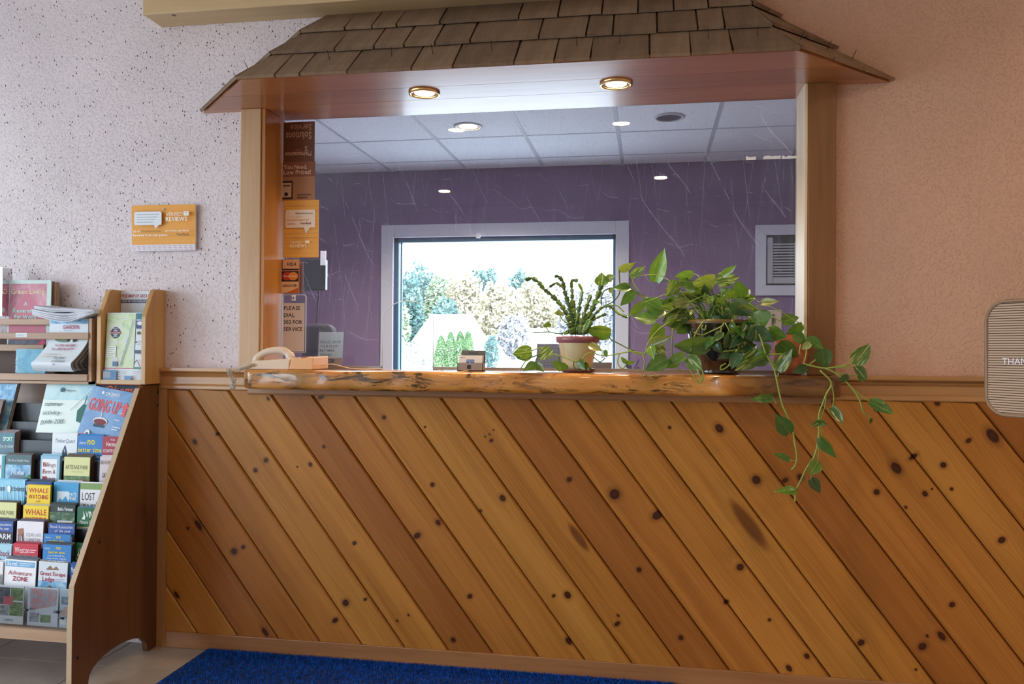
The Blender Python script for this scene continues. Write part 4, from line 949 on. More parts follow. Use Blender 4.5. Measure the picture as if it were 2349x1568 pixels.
leaflet(178, 236, 1163, 'green nature center brochure', 'picturing a snowy owl at the right end of the fifth tier', '#18653c', d_vins, 3, .006, edge='#4f7fae')
# --- row F
def d_farm(c): c.rect(0, 0, 1, 1, '#3b3340'); c.rect(0, .82, 1, 1, '#2f58a4'); c.text('Retail Association', .5, .92, .05, '#e6ecf6', 'c', 0, .85); c.text('of the year', .55, .85, .05, '#e6ecf6', 'c', 0, .6); c.text('FARM', .62, .69, .09, '#f2f2f4', 'c', 1, .6); c.text('WAY', .62, .54, .09, '#f2f2f4', 'c', 1, .55); c.rect(0, .40, 1, .51, '#c2a253'); c.rect(0, .0, 1, .4, PH_BLUE); c.ell(.15, .62, .12, .07, PH_RED)
leaflet(-24, 31, 1193, 'dark farm shop brochure', 'cut off by the left edge in the sixth tier', '#3b3340', d_farm, 4, .006, edge='#3f4468')
def d_lake(c): c.rect(0, 0, 1, 1, '#eceaf0'); c.text('CLEAR LAKE', .64, .74, .06, '#8f949e', 'c', 0, .56); c.text('FURNITURE', .64, .65, .06, '#8f949e', 'c', 0, .56); c.lines(.4, .9, .58, 2, .03, '#c2c5cc'); c.poly([(.03, .86), (.24, .88), (.26, .76), (.05, .74)], '#a8745c'); c.line(.06, .76, .12, .4, .004, '#8f5f5c'); c.line(.13, .76, .2, .4, .004, '#b08a7c'); c.line(.22, .78, .34, .42, .005, '#6f4458'); c.poly([(.45, .46), (.95, .38), (.95, .34), (.52, .42)], '#b59a90')
leaflet(40, 100, 1194, 'white furniture brochure with a wooden chair', 'in the sixth tier of the rack', '#eceaf0', d_lake, 4, .006, edge='#5f5568')
leaflet(112, 172, 1199, 'dark farm shop brochure', 'behind the blue stack in the sixth tier', '#3b3340', d_farm, 2, .006)
leaflet(101, 163, 1223, 'blue brochure with yellow lettering', 'upper of the pair in the lower rows', '#2f7fc6', d_nobetter, 1, off=.016, H=.09)
# --- row G
leaflet(99, 164, 1247, 'blue brochure with yellow lettering', 'lower of the pair in the lower rows', '#2f7fc6', d_nobetter, 4, .005, off=.006, H=.10, edge='#3f4450')
leaflet(-30, 27, 1246, 'pale blue horseback riding leaflet', 'cut off by the left edge in the seventh tier', '#a9d4e6', lambda c: (c.rect(0, 0, 1, 1, '#a9d4e6'), c.text('Horseback', .5, .80, .1, '#8c2f50', 'c', 1, .9), c.text('Riding', .55, .66, .1, '#8c2f50', 'c', 1, .6)), 2)
def d_weston(c): c.rect(0, 0, 1, 1, photo('horse_cover', ['#1d2f24', '#39523d', '#8b8f94', '#6a4634'], 45)); c.rect(0, .80, 1, 1, '#c92f44'); c.text('Weston', .36, .84, .1, '#f6eef0', 'c', 0, .58); c.lines(.68, .93, .89, 2, .035, '#f0d6da'); c.ell(.24, .68, .14, .06, '#cfd3d8'); c.ell(.45, .64, .12, .05, '#8a4a38'); c.ell(.75, .68, .12, .07, '#22344f')
leaflet(31, 88, 1245, 'red and green village brochure', 'with horses in the seventh tier', '#c92f44', d_weston, 3, .006, edge='#a82c44')
leaflet(172, 224, 1247, 'green nature center brochure', 'lower of the two, against the rack side', '#18653c', d_vins, 2, .006)
# --- row H and lowest pocket
def d_adv(c): c.rect(0, 0, 1, 1, '#f1f2f6'); c.rect(.03, .86, .96, .97, '#79b2da'); c.text('Save!', .08, .885, .07, '#f4f8fb', 'l', 1, .36); c.lines(.48, .92, .93, 2, .04, '#cfe4f2'); c.text('Adventure', .5, .70, .085, '#a83a50', 'c', 0, .8, .2); c.text('ZONE', .52, .585, .085, '#a83a50', 'c', 1, .54); c.ell(.45, .40, .11, .07, '#2f6f8c'); c.ell(.45, .39, .075, .045, '#e4eef4'); c.text('SUMMER  FALL', .5, .24, .04, '#9aa0a8', 'c', 0, .7)
leaflet(12, 84, 1281, 'white brochure with blue Save banner', 'in the lowest row of the rack', '#f1f2f6', d_adv, 4, .006, off=.028, H=.17, edge='#6a6f80', tilt=-.02)
def d_lodge(c): c.rect(0, 0, 1, 1, '#d6dfe9'); c.rect(0, .0, 1, .62, PH_BLUE); c.poly([(.25, .84), (.4, .93), (.5, .86), (.6, .92), (.72, .85)], '#8a6a4c'); c.text('Great Escape', .5, .73, .075, '#a83048', 'c', 1, .88); c.text('Lodge', .36, .62, .08, '#a83048', 'c', 1, .42); c.lines(.6, .9, .66, 2, .03, '#7f8894'); c.poly([(.03, .33), (.4, .54), (.75, .36), (1, .36), (1, .08), (.03, .08)], '#8a7048'); c.poly([(.1, .34), (.4, .5), (.68, .34)], '#d9bf8c'); [c.rect(.12+.14*i, .22, .22+.14*i, .32, '#4c4a48') for i in range(5)]; c.poly([(.45, .08), (.74, .26), (.98, .08)], '#5a4232')
leaflet(90, 156, 1286, 'brochure picturing a timbered lodge', 'in the lowest row of the rack', '#d6dfe9', d_lodge, 4, .006, off=.026, H=.17, edge='#8c8074', tilt=-.02)
leaflet(163, 225, 1291, 'dark blue science museum brochure', 'at the foot of the rack side', '#1d4f94', d_mont, 2, .006, off=.026, H=.17)
leaflet(-54, 8, 1283, 'white leaflet', 'cut off by the left edge in the lowest row', '#e9e9ee', lambda c: (c.text('MY', .9, .84, .06, '#6a7076', 'r', 0), c.rect(.4, .3, 1, .75, PH_TOWN)), 3, .006, off=.028, H=.17, tilt=-.02)
def pocket(px0, px1, what, draw, base='#cdd6df', z0=.2135, H=.128, y=-.455):
    a = at(px0, 1400, y); W = min(at(px1, 1400, y).x, RX-.024) - a.x
    printed('brochure', (a.x, y, z0), (1, 0, 0), (0, .03, 1), W, H, .003, base, draw, what, 'brochure', None, 'cover')
pocket(-30, 53, 'photo leaflet with small red square behind the clear acrylic front', lambda c: (c.rect(0, 0, 1, 1, '#dfe6ec'), c.rect(.02, .5, .62, .95, PH_DARK), c.rect(.64, .62, .98, .95, PH_GREEN), c.rect(.02, .22, .6, .48, PH_TOWN), c.rect(.62, .22, .98, .58, PH_GREEN), c.rect(.45, .5, .72, .72, '#c9566a'), c.text('OKEMO', .6, .07, .06, '#8fa0b0', 'c', 0, .5)))
pocket(62, 132, 'crowd photo leaflet behind the clear acrylic front', lambda c: (c.rect(0, 0, 1, 1, '#cfdbe8'), c.poly([(.1, .4), (.95, .55), (.98, .97), (.08, .97)], PH_RED), c.rect(.08, .1, .4, .34, PH_TOWN), c.rect(.44, .1, .78, .3, PH_GREEN)))
pocket(136, 188, 'torn pale blue leaflet behind the clear acrylic front by the rack side', lambda c: (c.rect(0, 0, 1, 1, '#b9cfdd'), c.rect(.1, .6, 1, .8, '#4d7390'), c.text('TO PLAY', .6, .65, .08, '#e4eef4', 'c', 0, .6), c.poly([(.0, .3), (.4, .55), (.9, .5), (1, .3)], '#c4a08c'), c.rect(.05, .08, .5, .28, '#e6ebf0')))

# ------------------------------------------------------------------ magazine shelf above the rack
mr = thing('magazine_shelf', (-2.6, -.08, 1.012), 'wooden magazine shelf with four front slats above the brochure rack', 'shelf')
def slat(px, y0, y1, Y):
    a, b_ = at(px, y0, Y), at(px, y1, Y)
    MB().box((-3.1, Y, b_.z), (a.x, Y+.014, a.z)).build('slat', M_SLAT, mr, bevel=.002)
slat(124, 731, 745, -.085); slat(203, 763, 778, -.135); slat(100, 790, 805, -.085); slat(200, 858, 874, -.135)
sx = at(214, 800, -.12).x
MB().box((sx-.012, -.13, 1.012), (sx, -.02, at(210, 730, -.12).z)).build('end_panel', M_SLAT, mr)
a = at(126, 648, -.03); b_ = at(136, 730, -.03)
MB().box((a.x, -.05, 1.012), (b_.x, -.03, a.z)).build('rear_post', M_SLAT, mr)
MB().box((-3.1, -.13, 1.012), (sx, -.02, 1.022)).build('shelf_floor', M_SLAT, mr)
MB().box((-3.1, -.028, 1.012), (sx-.012, -.02, 1.2)).build('shelf_back', plain((.10, .06, .045), .7, 'dark_shelf_back'), mr)
sp = at(49, 768, -.137); printed('shelf_sticker', (sp.x-.026, -.1358, sp.z-.008), (1, 0, 0), (0, 0, 1), .05, .016, .0004, '#d9e2e4', lambda c: c.lines(.1, .9, .6, 2, .3, '#9fb0b4'), 'small pale printed sticker on the second slat of the magazine shelf', 'sticker')
def free(name, px0, px1, pyt, pyb, Y, base, draw, label, n=1, tilt=0., lean=.06, cat='magazine', th=.004):
    lean = .02
    a = at(px0, pyt, Y); W = at(px1, pyt, Y).x - a.x; H = a.z - at(px0, pyb, Y).z
    u = Vector((math.cos(tilt), 0, math.sin(tilt))); v = Vector((-math.sin(tilt), math.sin(lean), math.cos(tilt)*math.cos(lean)))
    return printed(name, a - v*H, u, v, W, H, th, base, draw, label, cat, None, 'cover')
def d_green(c):
    c.rect(0, 0, 1, 1, '#c9dcd9'); c.rect(.035, 0, .9, .95, PH_ROSE); c.poly([(.035, .4), (.42, .9), (.9, .45), (.9, 0), (.035, 0)], '#c26a7e'); c.text('Green Living', .46, .80, .075, '#e9dcae', 'c', 0, .84); c.text('A', .42, .63, .06, '#a9dcd4', 'c', 1); c.text('Reverence', .42, .53, .06, '#a9dcd4', 'c', 1, .62); c.text('For Wood', .42, .44, .06, '#a9dcd4', 'c', 1, .5)
    c.rect(.035, .02, .9, .13, PH_DARK); c.poly([(.55, .0), (.9, .16), (.9, 0)], '#d6306a'); c.text('FREE', .73, .02, .04, '#f2dbe4', 'c', 1, .22)
free('magazine', 20, 118, 643, 800, -.062, '#c9dcd9', d_green, 'rose-coloured magazine standing in the magazine shelf')
free('magazine', 30, 124, 646, 800, -.045, '#5d6a68', None, 'dark magazine edge showing behind the rose-coloured magazine')
free('booklet', 37, 105, 800, 858, -.112, '#4f94b4', lambda c: (c.rect(0, 0, 1, 1, photo('sea_cover', ['#3d87ab', '#5aa3bf', '#86c2d2'], 18)), c.rect(.06, .05, .07, .95, '#cfe6ee'), c.text('Guide & Map', .05, .1, .08, '#dff0f4', 'l', rot=math.pi/2)), 'sea-blue booklet between the slats of the magazine shelf')
# curled take-away menu hanging out of the shelf
def curled():
    t = thing('paper_menu', at(150, 858, -.17), 'curled white take-away menu with panda drooping over the shelf slats', 'menu')
    prof = []
    for i in range(25):
        s = i/24
        y = -.116 - .075*max(0., min(1., (s-.40)/.45))**1.5 + .02*max(0, s-.85)/.15; zt = at(150, 730, -.12).z; zb = at(150, 852, -.17).z
        prof.append((y, zt + (zb-zt)*s))
    prof[-1] = (prof[-1][0]+.008, prof[-1][1]); xa, xb = at(112, 740, -.12).x, at(201, 740, -.12).x
    def row(i, f, k=0):
        s = i/24; sh = -.022*max(0, s-.4)**1.0/.6; return Vector((xa+(xb-xa)*f + sh, prof[i][0]-.0006*k, prof[i][1]))
    for layer in range(7):
        m = MB(); d = Vector((.0015*layer, .0055*layer, 0)); vs = []; fs = []
        for i in range(25):
            for f in (0, 1): vs.append(row(i, f) + d + Vector((0, .012*layer*max(0, i/24-.5), .004*layer*max(0, i/24-.6))))
        for i in range(24): fs.append((2*i, 2*i+1, 2*i+3, 2*i+2))
        o = m.add(vs, fs, None, True).build('page', plain(('#dfeaf2', '#b9c2c9', '#8d8f90', '#d6cdc6', '#6f7375', '#c9c4c2', '#8a8684')[layer], .6), t)
    c = Card((0, 0, 0), (1, 0, 0), (0, 0, 1), 1, 1)
    pr = MB()
    def put(fn):              # print in flat 0..1 space, then wrap onto the curl
        cc = Card((0, 0, 0), (1, 0, 0), (0, 0, 1), 1, 1); fn(cc)
        wv = []
        for x, y, z in cc.mb.v:
            s = min(max(1-z, 0), 1)*24; i = min(int(s), 23); fr = s-i; p = row(i, x).lerp(row(i+1, x), fr); wv.append(p + Vector((0, y*2 - .0006, 0)))
        off = len(pr.v); pr.v += [tuple(p) for p in wv]
        for f, mi, sm in zip(cc.mb.f, cc.mb.m, cc.mb.sm): pr.f.append([q+off for q in f]); pr.m.append(pr.mi(cc.mb.mats[mi])); pr.sm.append(False)
    put(lambda c: (c.rect(.02, .90, .98, .99, PH_BLUE), c.text('GARDEN', .56, .80, .07, '#b04a6a', 'c', 1, .72), c.text('TAKE OUT MENU', .5, .76, .02, '#7f9aa8', 'c', 0, .6), c.ell(.42, .60, .26, .05, '#6d8a6a'), c.ell(.60, .60, .1, .05, '#e9ecee'), c.ell(.53, .60, .06, .04, '#1c2426'), c.ell(.68, .585, .05, .03, '#1c2426'), c.ell(.62, .63, .016, .012, '#14181a'),
        c.text('Tel: (802) 463-8885', .5, .47, .042, '#b04a6a', 'c', 1, .74), c.text('Fax: (802) 463-8779', .5, .40, .042, '#b04a6a', 'c', 1, .74), c.text('We deliver', .60, .24, .045, '#1d2328', 'c', 0, .4, .3), c.text('to Rodeway', .66, .18, .045, '#1d2328', 'c', 0, .42, .3), c.text('Inn', .6, .12, .045, '#1d2328', 'c', 0, .2, .3), c.lines(.15, .5, .32, 2, .04, '#d9cfc4')))
    pr.build('print', parent=t)
curled()
# folded newspapers lying over the shelf
nt = thing('newspapers', at(140, 738, -.14), 'loose folded newspapers lying across the top of the magazine shelf', 'newspapers')
for k in range(12):
    pts = [at(x, y, -.15) for x, y in ((74-.3*k, 722-1.7*k), (118, 734-2.3*k), (152, 738-2.6*k), (180, 730-1.9*k), (206, 721-.9*k), (216, 718-.5*k))]
    if k > 7: pts = [at(x, y, -.15) for x, y in ((78, 721-1.7*k), (118, 733-2.3*k), (156, 733-2.2*k), (184, 727-1.5*k), (208, 719-.7*k), (216, 717-.4*k))]
    s_ = spline(pts, 4); m = MB(); vs = []; fs = []
    for p in s_: vs += [p, p + Vector((0, .10, .006)), p + Vector((0, .10, .0088)), p + Vector((0, 0, .0028))]
    for i in range(len(s_)-1):
        for e in range(4): fs.append((4*i+e, 4*i+(e+1) % 4, 4*i+4+(e+1) % 4, 4*i+4+e))
    fs += [(0, 3, 2, 1), tuple(4*(len(s_)-1)+e for e in range(4))]
    m.add(vs, fs, None, False).build('newspaper_sheet', plain(('#e4e8f2', '#b7bfd0', '#eef0f6', '#c9cedb')[k % 4], .7), nt)
tag(MB().obox(at(-4, 724, -.1), (.016, 0, 0), (0, 0, .19), (0, .05, 0)).build('acrylic_holder', M_CLEAR), 'clear acrylic holder just entering the left edge above the shelf', 'holder')

# ------------------------------------------------------------------ wooden map holder
M_HOLD = wood('golden_oak_holder', (.46, .24, .075), (.66, .40, .16), 'z', .4, .2)
mh = thing('map_holder', (-2.05, -.06, 1.012), 'golden oak wall holder with free maps', 'holder')
hx1 = -1.862; hx0 = at(222, 760, -.125).x
for x in (hx0, hx1-.018):
    MB().prism([(x, 0, 1.014), (x, -.125, 1.014), (x, -.125, 1.268), (x, -.075, 1.370), (x, -.06, 1.376), (x, 0, 1.376)], (.018, 0, 0)).build('side_panel', M_HOLD, mh, bevel=.002)
MB().box((hx0+.018, -.012, 1.014), (hx1-.018, -.001, 1.365)).build('back_panel', M_HOLD, mh)
MB().box((hx0+.018, -.125, 1.014), (hx1-.018, -.012, 1.03)).build('bottom_ledge', plain('#c9ae86', .5), mh)
wi = hx1-hx0-.036
printed('poster', (hx0+.020, -.0135, 1.20), (1, 0, 0), (0, 0, 1), wi-.004, .172, .001, '#dde6ee', lambda c: (c.text('FREE MAP OF GREAT FALLS', .5, .86, .07, '#b02448', 'c', 1, .96, .15), c.rect(.01, .73, .99, .81, '#27406f'), c.text('THE BEST WAY TO DISCOVER BELLOWS FALLS & GRAFTON', .5, .75, .045, '#e6ecf4', 'c', 1, .94)), 'white header card reading FREE MAP OF GREAT FALLS at the top of the map holder', 'sign')
def d_map(c):
    c.rect(0, 0, 1, 1, '#dfe8f0'); c.rect(.0, .18, .77, .99, PH_MAP); c.rect(.775, .16, .79, .99, '#2c3f66'); c.rect(0, .165, .775, .178, '#c04a5a')
    c.ell(.25, .70, .13, .085, '#3a4358'); c.ell(.25, .70, .075, .048, '#aebac0'); c.poly([(.09, .685), (.12, .70), (.09, .72), (.41, .72), (.38, .70), (.41, .685)], '#8c2f44'); c.text('GREAT FALLS', .25, .755, .014, '#e6ebee', 'c', 1, .16); c.text('VERMONT', .25, .635, .014, '#e6ebee', 'c', 1, .14); c.text('DISCOVERY MAP', .25, .69, .018, '#f0e6e8', 'c', 1, .3)
    c.poly([(.05, .34), (.29, .34), (.29, .5), (.05, .5)], '#e6efe6'); c.lines(.08, .26, .47, 5, .028, '#9fb0a4'); c.rect(.22, .2, .34, .27, '#5f7fa8')
    c.line(.42, .2, .62, .62, .004, '#9aa0b0'); c.line(.62, .62, .72, .9, .003, '#9aa0b0'); c.line(.34, .18, .36, .6, .001, '#b59')
    c.rect(.82, .90, .99, .99, '#2f7f8c'); c.rect(.82, .76, .99, .88, '#3a4a86'); c.ell(.905, .84, .07, .03, '#e4eaf2'); c.rect(.83, .66, .98, .73, '#e4e2d4'); c.ell(.905, .695, .06, .025, '#5a5f4c'); c.ell(.84, .56, .02, .015, '#3c4250'); c.lines(.87, .98, .57, 3, .025, '#aab4c0')
    c.rect(.82, .39, .98, .44, '#4a5a6c'); c.line(.82, .24, .88, .30, .003, '#2c4a4c'); c.line(.88, .30, .98, .2, .003, '#b04a5a'); c.rect(.81, .16, .99, .19, '#4f8f86')
    c.rect(.0, .0, .36, .14, '#5b86b4'); c.rect(.0, .03, .2, .12, '#9aa4ac'); c.rect(.58, .0, .76, .06, '#6f90bc'); c.lines(.4, .56, .12, 4, .03, '#b9c4d0'); c.lines(.8, .98, .12, 4, .03, '#c4b0b8')
printed('map_pad', (hx0+.024, -.112, 1.030), (1, 0, 0), (0, .06, 1), wi-.012, .255, .012, '#dfe8f0', d_map, 'stack of folded green town maps in the oak map holder', 'map', None, 'sheets')

# ------------------------------------------------------------------ yellow flyer pad on the wall
a = at(303, 576, -.012); W = at(449, 576, -.012).x - a.x; H = at(303, 472, -.012).z - a.z
def d_flyer(c):
    c.rect(0, .135, 1, 1, '#eda63c')
    for i in range(9): c.rect(0, .2+.085*i, 1, .215+.085*i, '#efae4c')
    c.rect(0, 0, 1, .135, '#e9e6ee')
    for r in range(3):
        for k in range(12): c.rect(.02+.082*k, .02+.038*r, .07+.082*k, .03+.038*r, ('#c46a7c', '#a98fa4')[(r+k) % 2])
    c.poly([(.075, .56), (.38, .56), (.40, .38+.1), (.46, .56), (.49, .56), (.50, .60), (.50, .82), (.48, .85), (.085, .85), (.07, .82), (.07, .59)], '#e6edf4')
    c.lines(.11, .46, .78, 4, .055, '#a9b4c0', .25)
    c.text('VERIFIED', .57, .745, .075, '#fbf0dc', 'l', 0, .27); c.rect(.845, .745, .925, .84, '#f4f0e8'); c.text("''", .885, .77, .05, '#3a4a6c', 'c', 1); c.text('REVIEWS', .57, .635, .085, '#fdf6ea', 'l', 1, .33)
    c.text('Go to', .055, .405, .045, '#fdf3e2', 'l', 1, .11); c.text('ChoiceHotels.com', .18, .405, .045, '#7a5a34', 'l', 0, .37); c.text('to review our hotel.', .56, .405, .045, '#fdf3e2', 'l', 1, .37)
    c.text('Reviews from real guests.', .055, .315, .05, '#fdf6ea', 'l', 1, .65); c.text('Verified.', .735, .315, .055, '#4a4038', 'l', 1, .2)
fl = printed('flyer_pad', (a.x, -.012, a.z), (1, 0, 0), (0, -.03, 1), W, H, .006, '#e8e4ea', d_flyer, 'orange flyer pad with white speech bubble pinned to the lilac stucco wall', 'flyer', None, 'sheets')
p = at(376, 480, -.02); MB().lathe([(.0005, -.003), (.004, -.003), (.004, .003), (.0005, .003)], p, 10, plain('#d9d2cc', .3)).build('pin', parent=fl)

# ------------------------------------------------------------------ notices on the glass
NY = GY - .004
def notice(name, px0, py0, px1, py1, base, draw, label, cat='notice', Y=NY, th=.0012):
    a = at(px0, py1, Y); b_ = at(px1, py0, Y); c_ = at(px0, py0, Y)
    return printed(name, (a.x, Y, a.z), (1, 0, 0), (0, 0, 1), b_.x-a.x, c_.z-a.z, th, base, draw, label, cat)
BR = '#6d3f28'
notice('brown_flyer', 650, 281, 722, 372, BR, lambda c: (c.rect(0, 0, 1, 1, BR), c.text('Service', .90, .93, .15, '#b0856a', 'l', 1, .68, rot=math.pi), c.text('Solutions', .90, .74, .18, '#c49a80', 'l', 1, .82, rot=math.pi), c.text('S', .78, .38, .12, '#c8a48c', 'l', 1, rot=math.pi), c.rect(.36, .28, .58, .31, '#b05048'), c.rect(.36, .22, .58, .25, '#b05048'), c.text('Maintenance', .92, .24, .11, '#d0ab92', 'l', 1, .84, .2, rot=math.pi)), 'upside-down dark brown flyer at the top left of the glass', 'flyer')
notice('brown_flyer', 648, 372, 723, 462, '#9b6b4c', lambda c: (c.rect(0, .62, 1, 1, '#8a5238'), c.rect(0, 0, 1, .62, '#a87a58'), c.text('You Need,', .03, .82, .10, '#e0c4ac', 'l', 1, .72), c.text('Low Prices!', .03, .68, .11, '#e0c4ac', 'l', 1, .84), c.rect(0, .05, .32, .52, '#2c1a12'), c.rect(.0, .10, .28, .47, '#c9a888'), c.ell(.12, .18, .06, .05, '#2c1a12'), c.rect(.02, .38, .24, .41, '#2c1a12'), c.lines(.46, .9, .14, 2, .07, '#6a3f2c', .5)), 'brown flyer reading Low Prices below the upside-down flyer', 'flyer')
def d_rev(c):
    c.rect(0, 0, 1, 1, '#e3a84e')
    for i in range(12): c.rect(0, .03+.08*i, 1, .045+.08*i, '#e7b25e')
    c.poly([(.10, .52), (.60, .52), (.66, .41), (.78, .52), (.90, .52), (.92, .55), (.92, .80), (.90, .83), (.10, .83), (.08, .80), (.08, .55)], '#e9dccf')
    c.text('Go to', .13, .755, .028, '#e6b89a', 'l', 0, .18); c.text('ChoiceHotels.com', .36, .755, .028, '#6f5f58', 'l', 1, .52); c.text('to review our hotel.', .13, .70, .025, '#e6bf9c', 'l', 0, .7); c.text('Reviews from real', .13, .64, .034, '#e39a78', 'l', 1, .72); c.text('guests.', .13, .575, .036, '#e39a78', 'l', 1, .3); c.text('Verified.', .50, .575, .038, '#5f5652', 'l', 1, .36)
    c.text('ChoiceHotels.com', .5, .33, .03, '#b98c52', 'c', 0, .64); c.text('VERIFIED', .22, .245, .04, '#f6e6c8', 'l', 0, .42); c.rect(.65, .245, .78, .29, '#f6ead2'); c.text('REVIEWS', .22, .175, .05, '#faf0dc', 'l', 1, .54)
notice('review_placard', 649, 460, 731, 591, '#e3a84e', d_rev, 'orange placard with white speech bubble on the left of the glass', 'placard', Y=NY-.003, th=.003)
def d_cards(c):
    c.rect(0, 0, 1, 1, '#c98f66'); c.rect(.03, .70, .97, .985, '#d9a983'); c.text('VISA', .55, .81, .10, '#1c1f38', 'c', 1, .66, .22); c.rect(.03, .685, .97, .725, '#221c2c'); c.rect(.03, .70, .07, .985, '#221c2c')
    c.rect(.03, .36, .97, .655, '#241822'); c.ell(.33, .508, .27, .125, '#b3352c'); c.ell(.67, .508, .27, .125, '#e08a3a'); c.text('MasterCard', .5, .485, .05, '#f4e8dc', 'c', 1, .78, .1)
    c.rect(.03, .02, .97, .335, '#e0b58c'); c.poly([(.3, .02), (.97, .02), (.97, .17)], '#c0622c'); c.text('DISCOVER', .5, .20, .062, '#2c1f1c', 'c', 1, .84)
notice('card_sticker', 645, 595, 687, 673, '#c98f66', d_cards, 'three-part payment card sticker on the left edge of the glass', 'sticker')
notice('pink_slip', 684, 600, 696, 670, '#dba0a4', lambda c: c.lines(.1, .9, .9, 12, .07, '#b97c86', .25), 'narrow pink paper slip behind the payment card sticker', 'paper', Y=GY+.006)
# plastic sleeve with the phone notice
a = at(646, 808, NY-.004); b_ = at(702, 676, NY-.004); sl = thing('notice_sleeve', (a.x, NY-.004, a.z), 'clear plastic sleeve with PLEASE DIAL 302 FOR SERVICE hanging on the glass', 'notice')
W, H = b_.x-a.x, b_.z-a.z; o = Vector((a.x, NY-.004, a.z))
sheet(MB(), o+Vector((.006, .001, .004)), (1, 0, 0), (0, 0, 1), W-.012, H*.84, .0008).build('paper', thin('#f6ddcb'), sl)
sheet(MB(), o, (1, 0, 0), (0, 0, 1), W, H, .0004, M_CLEAR).build('sleeve', M_CLEAR, sl)
MB().tube([o+Vector(q) for q in ((.003, 0, 0), (W-.003, 0, 0), (W, 0, .004), (W, 0, H-.006), (W-.006, 0, H), (.006, 0, H), (0, 0, H-.006), (0, 0, .004), (.003, 0, 0))], .0016, 6).build('welded_edge', plain('#cfd6e2', .3), sl)
c = Card(o + Vector((.006, -.0004, .004)), (1, 0, 0), (0, 0, 1), W-.012, H*.84)
for i, s in enumerate(('PLEASE', 'DIAL', '302 FOR', 'SERVICE')): c.text(s, .03, .86-.145*i, .075, '#17100f', 'l', 1, (.80, .5, .88, .94)[i])
c.mb.build('print', parent=sl)
hk = o + Vector((W*.5, -.002, H*.95)); MB().box(hk-Vector((.008, .003, .012)), hk+Vector((.008, 0, .012))).build('hook', plain('#eef0f4', .3), sl, bevel=.003)
MB().box(hk-Vector((.004, .0035, .006)), hk+Vector((.004, .0031, .003))).build('hook_label', plain('#6f86b4', .4), sl)
# torn scraps at the upper right
for i, (x0, x1, yb, yt) in enumerate(((1711, 1734, 367, 357), (1751, 1791, 365, 355), (1794, 1816, 364, 356), (1816, 1829, 363, 356))):
    a = at(x0, yb, NY); b_ = at(x1, yt, NY); rg = random.Random(i); n = 6
    pts = [(a.x, NY, a.z)] + [(a.x+(b_.x-a.x)*k/n, NY, a.z + (b_.z-a.z)*(.55+.45*rg.random())) for k in range(n+1)] + [(b_.x, NY, a.z)]
    tag(MB().prism(pts, (0, .0008, 0)).build('paper_scrap', plain('#f1f1f4', .7)), ('first', 'second and widest', 'third', 'fourth')[i] + ' torn white paper scrap at the upper right of the glass', 'paper scrap', 'torn paper scraps')

# ------------------------------------------------------------------ things on the slab
TOP = 1.0755
# telephone
ph = thing('telephone', at(655, 845, -.03), 'beige desk telephone at the left end of the slab', 'telephone')
M_BEIGE = plain('#d6c2ae', .4, 'beige_phone_plastic'); M_PEACH = plain('#d9a877', .4, 'yellowed_phone_plastic')
xa, xb = at(584, 842, -.055).x, at(728, 842, -.055).x; D0, D1 = -.10, .05
zf, zb = TOP+.026, TOP+.047
xm = xa + (xb-xa)*.63
# base seen side-on: low on the left, higher on the right
for nm, p0, p1, mt in (('base', xa, xm, M_BEIGE), ('keypad_housing', xm, xb, M_PEACH)):
    h0 = lambda x: TOP + .030 + .016*(x-xa)/(xb-xa)
    MB().hexa([(p0, D0, TOP), (p1, D0, TOP), (p1, D1, TOP), (p0, D1, TOP), (p0+.004, D0+.01, h0(p0)), (p1, D0+.01, h0(p1)), (p1, D1, h0(p1)+.004), (p0+.004, D1, h0(p0)+.004)]).build(nm, mt, ph, bevel=.004)
for i in range(4):
    for j in range(3):
        x = xm+.006 + i*.017; y = D0+.03 + j*.035; z = TOP + .0305 + .016*(x-xa)/(xb-xa)
        MB().box((x, y, z), (x+.011, y+.022, z+.004)).build('key', plain('#c9c0b8', .5), ph)
z = TOP+.0455; MB().box((xb-.05, D0+.012, z-.002), (xb-.035, D0+.03, z+.003)).build('message_light', plain('#a03a34', .3), ph)
hp = [at(x, y, -.06) for x, y in ((588, 828), (596, 816), (612, 807), (632, 803), (650, 804), (662, 812), (668, 822))]
hs = spline(hp, 4); rs = [.017 if (i < 4 or i > len(hs)-5) else .0135 for i in range(len(hs))]
MB().tube(hs, rs, 12).build('handset', M_BEIGE, ph)
for q in (hp[0], hp[-1]): MB().lathe([(.0005, .008), (.018, .006), (.02, -.004), (.016, -.010), (.0005, -.011)], q + Vector((.004, 0, -.002)), 16, M_BEIGE).build('handset_cup', parent=ph)
# curly cord, hanging over the end of the slab
path = spline([at(x, y, Y) for x, y, Y in ((590, 838, -.09), (570, 838, -.10), (552, 846, -.11), (536, 852, -.125), (524, 846, -.13), (527, 856, -.135), (535, 872, -.135), (537, 888, -.135), (531, 884, -.125), (539, 866, -.125))], 16)
hel = []; dist = 0.0; prev = path[0]; a_ = Vector((0, -1, .2)).normalized()
for i in range(len(path)-1):
    seg = path[i+1]-path[i]; n_ = max(1, int(seg.length/.0007)); t = seg.normalized(); a_ = (a_ - t*a_.dot(t)).normalized(); b2 = t.cross(a_)
    for k in range(n_):
        w_ = 6.2832*(dist + seg.length*k/n_)/.0058; hel.append(path[i] + seg*(k/n_) + (a_*math.cos(w_)+b2*math.sin(w_))*.0068)
    dist += seg.length
MB().tube(hel, .0017, 5).build('coiled_cord', plain('#c4beb4', .5), ph)
MB().tube(spline([(xb, -.02, TOP+.014), (xb+.05, -.03, TOP+.02), (xb+.11, -.02, TOP+.006), (xb+.17, .0, TOP+.002), (xb+.2, .09, TOP+.002)], 6), .0016, 5).build('line_cord', plain('#d8c8b0', .5), ph)
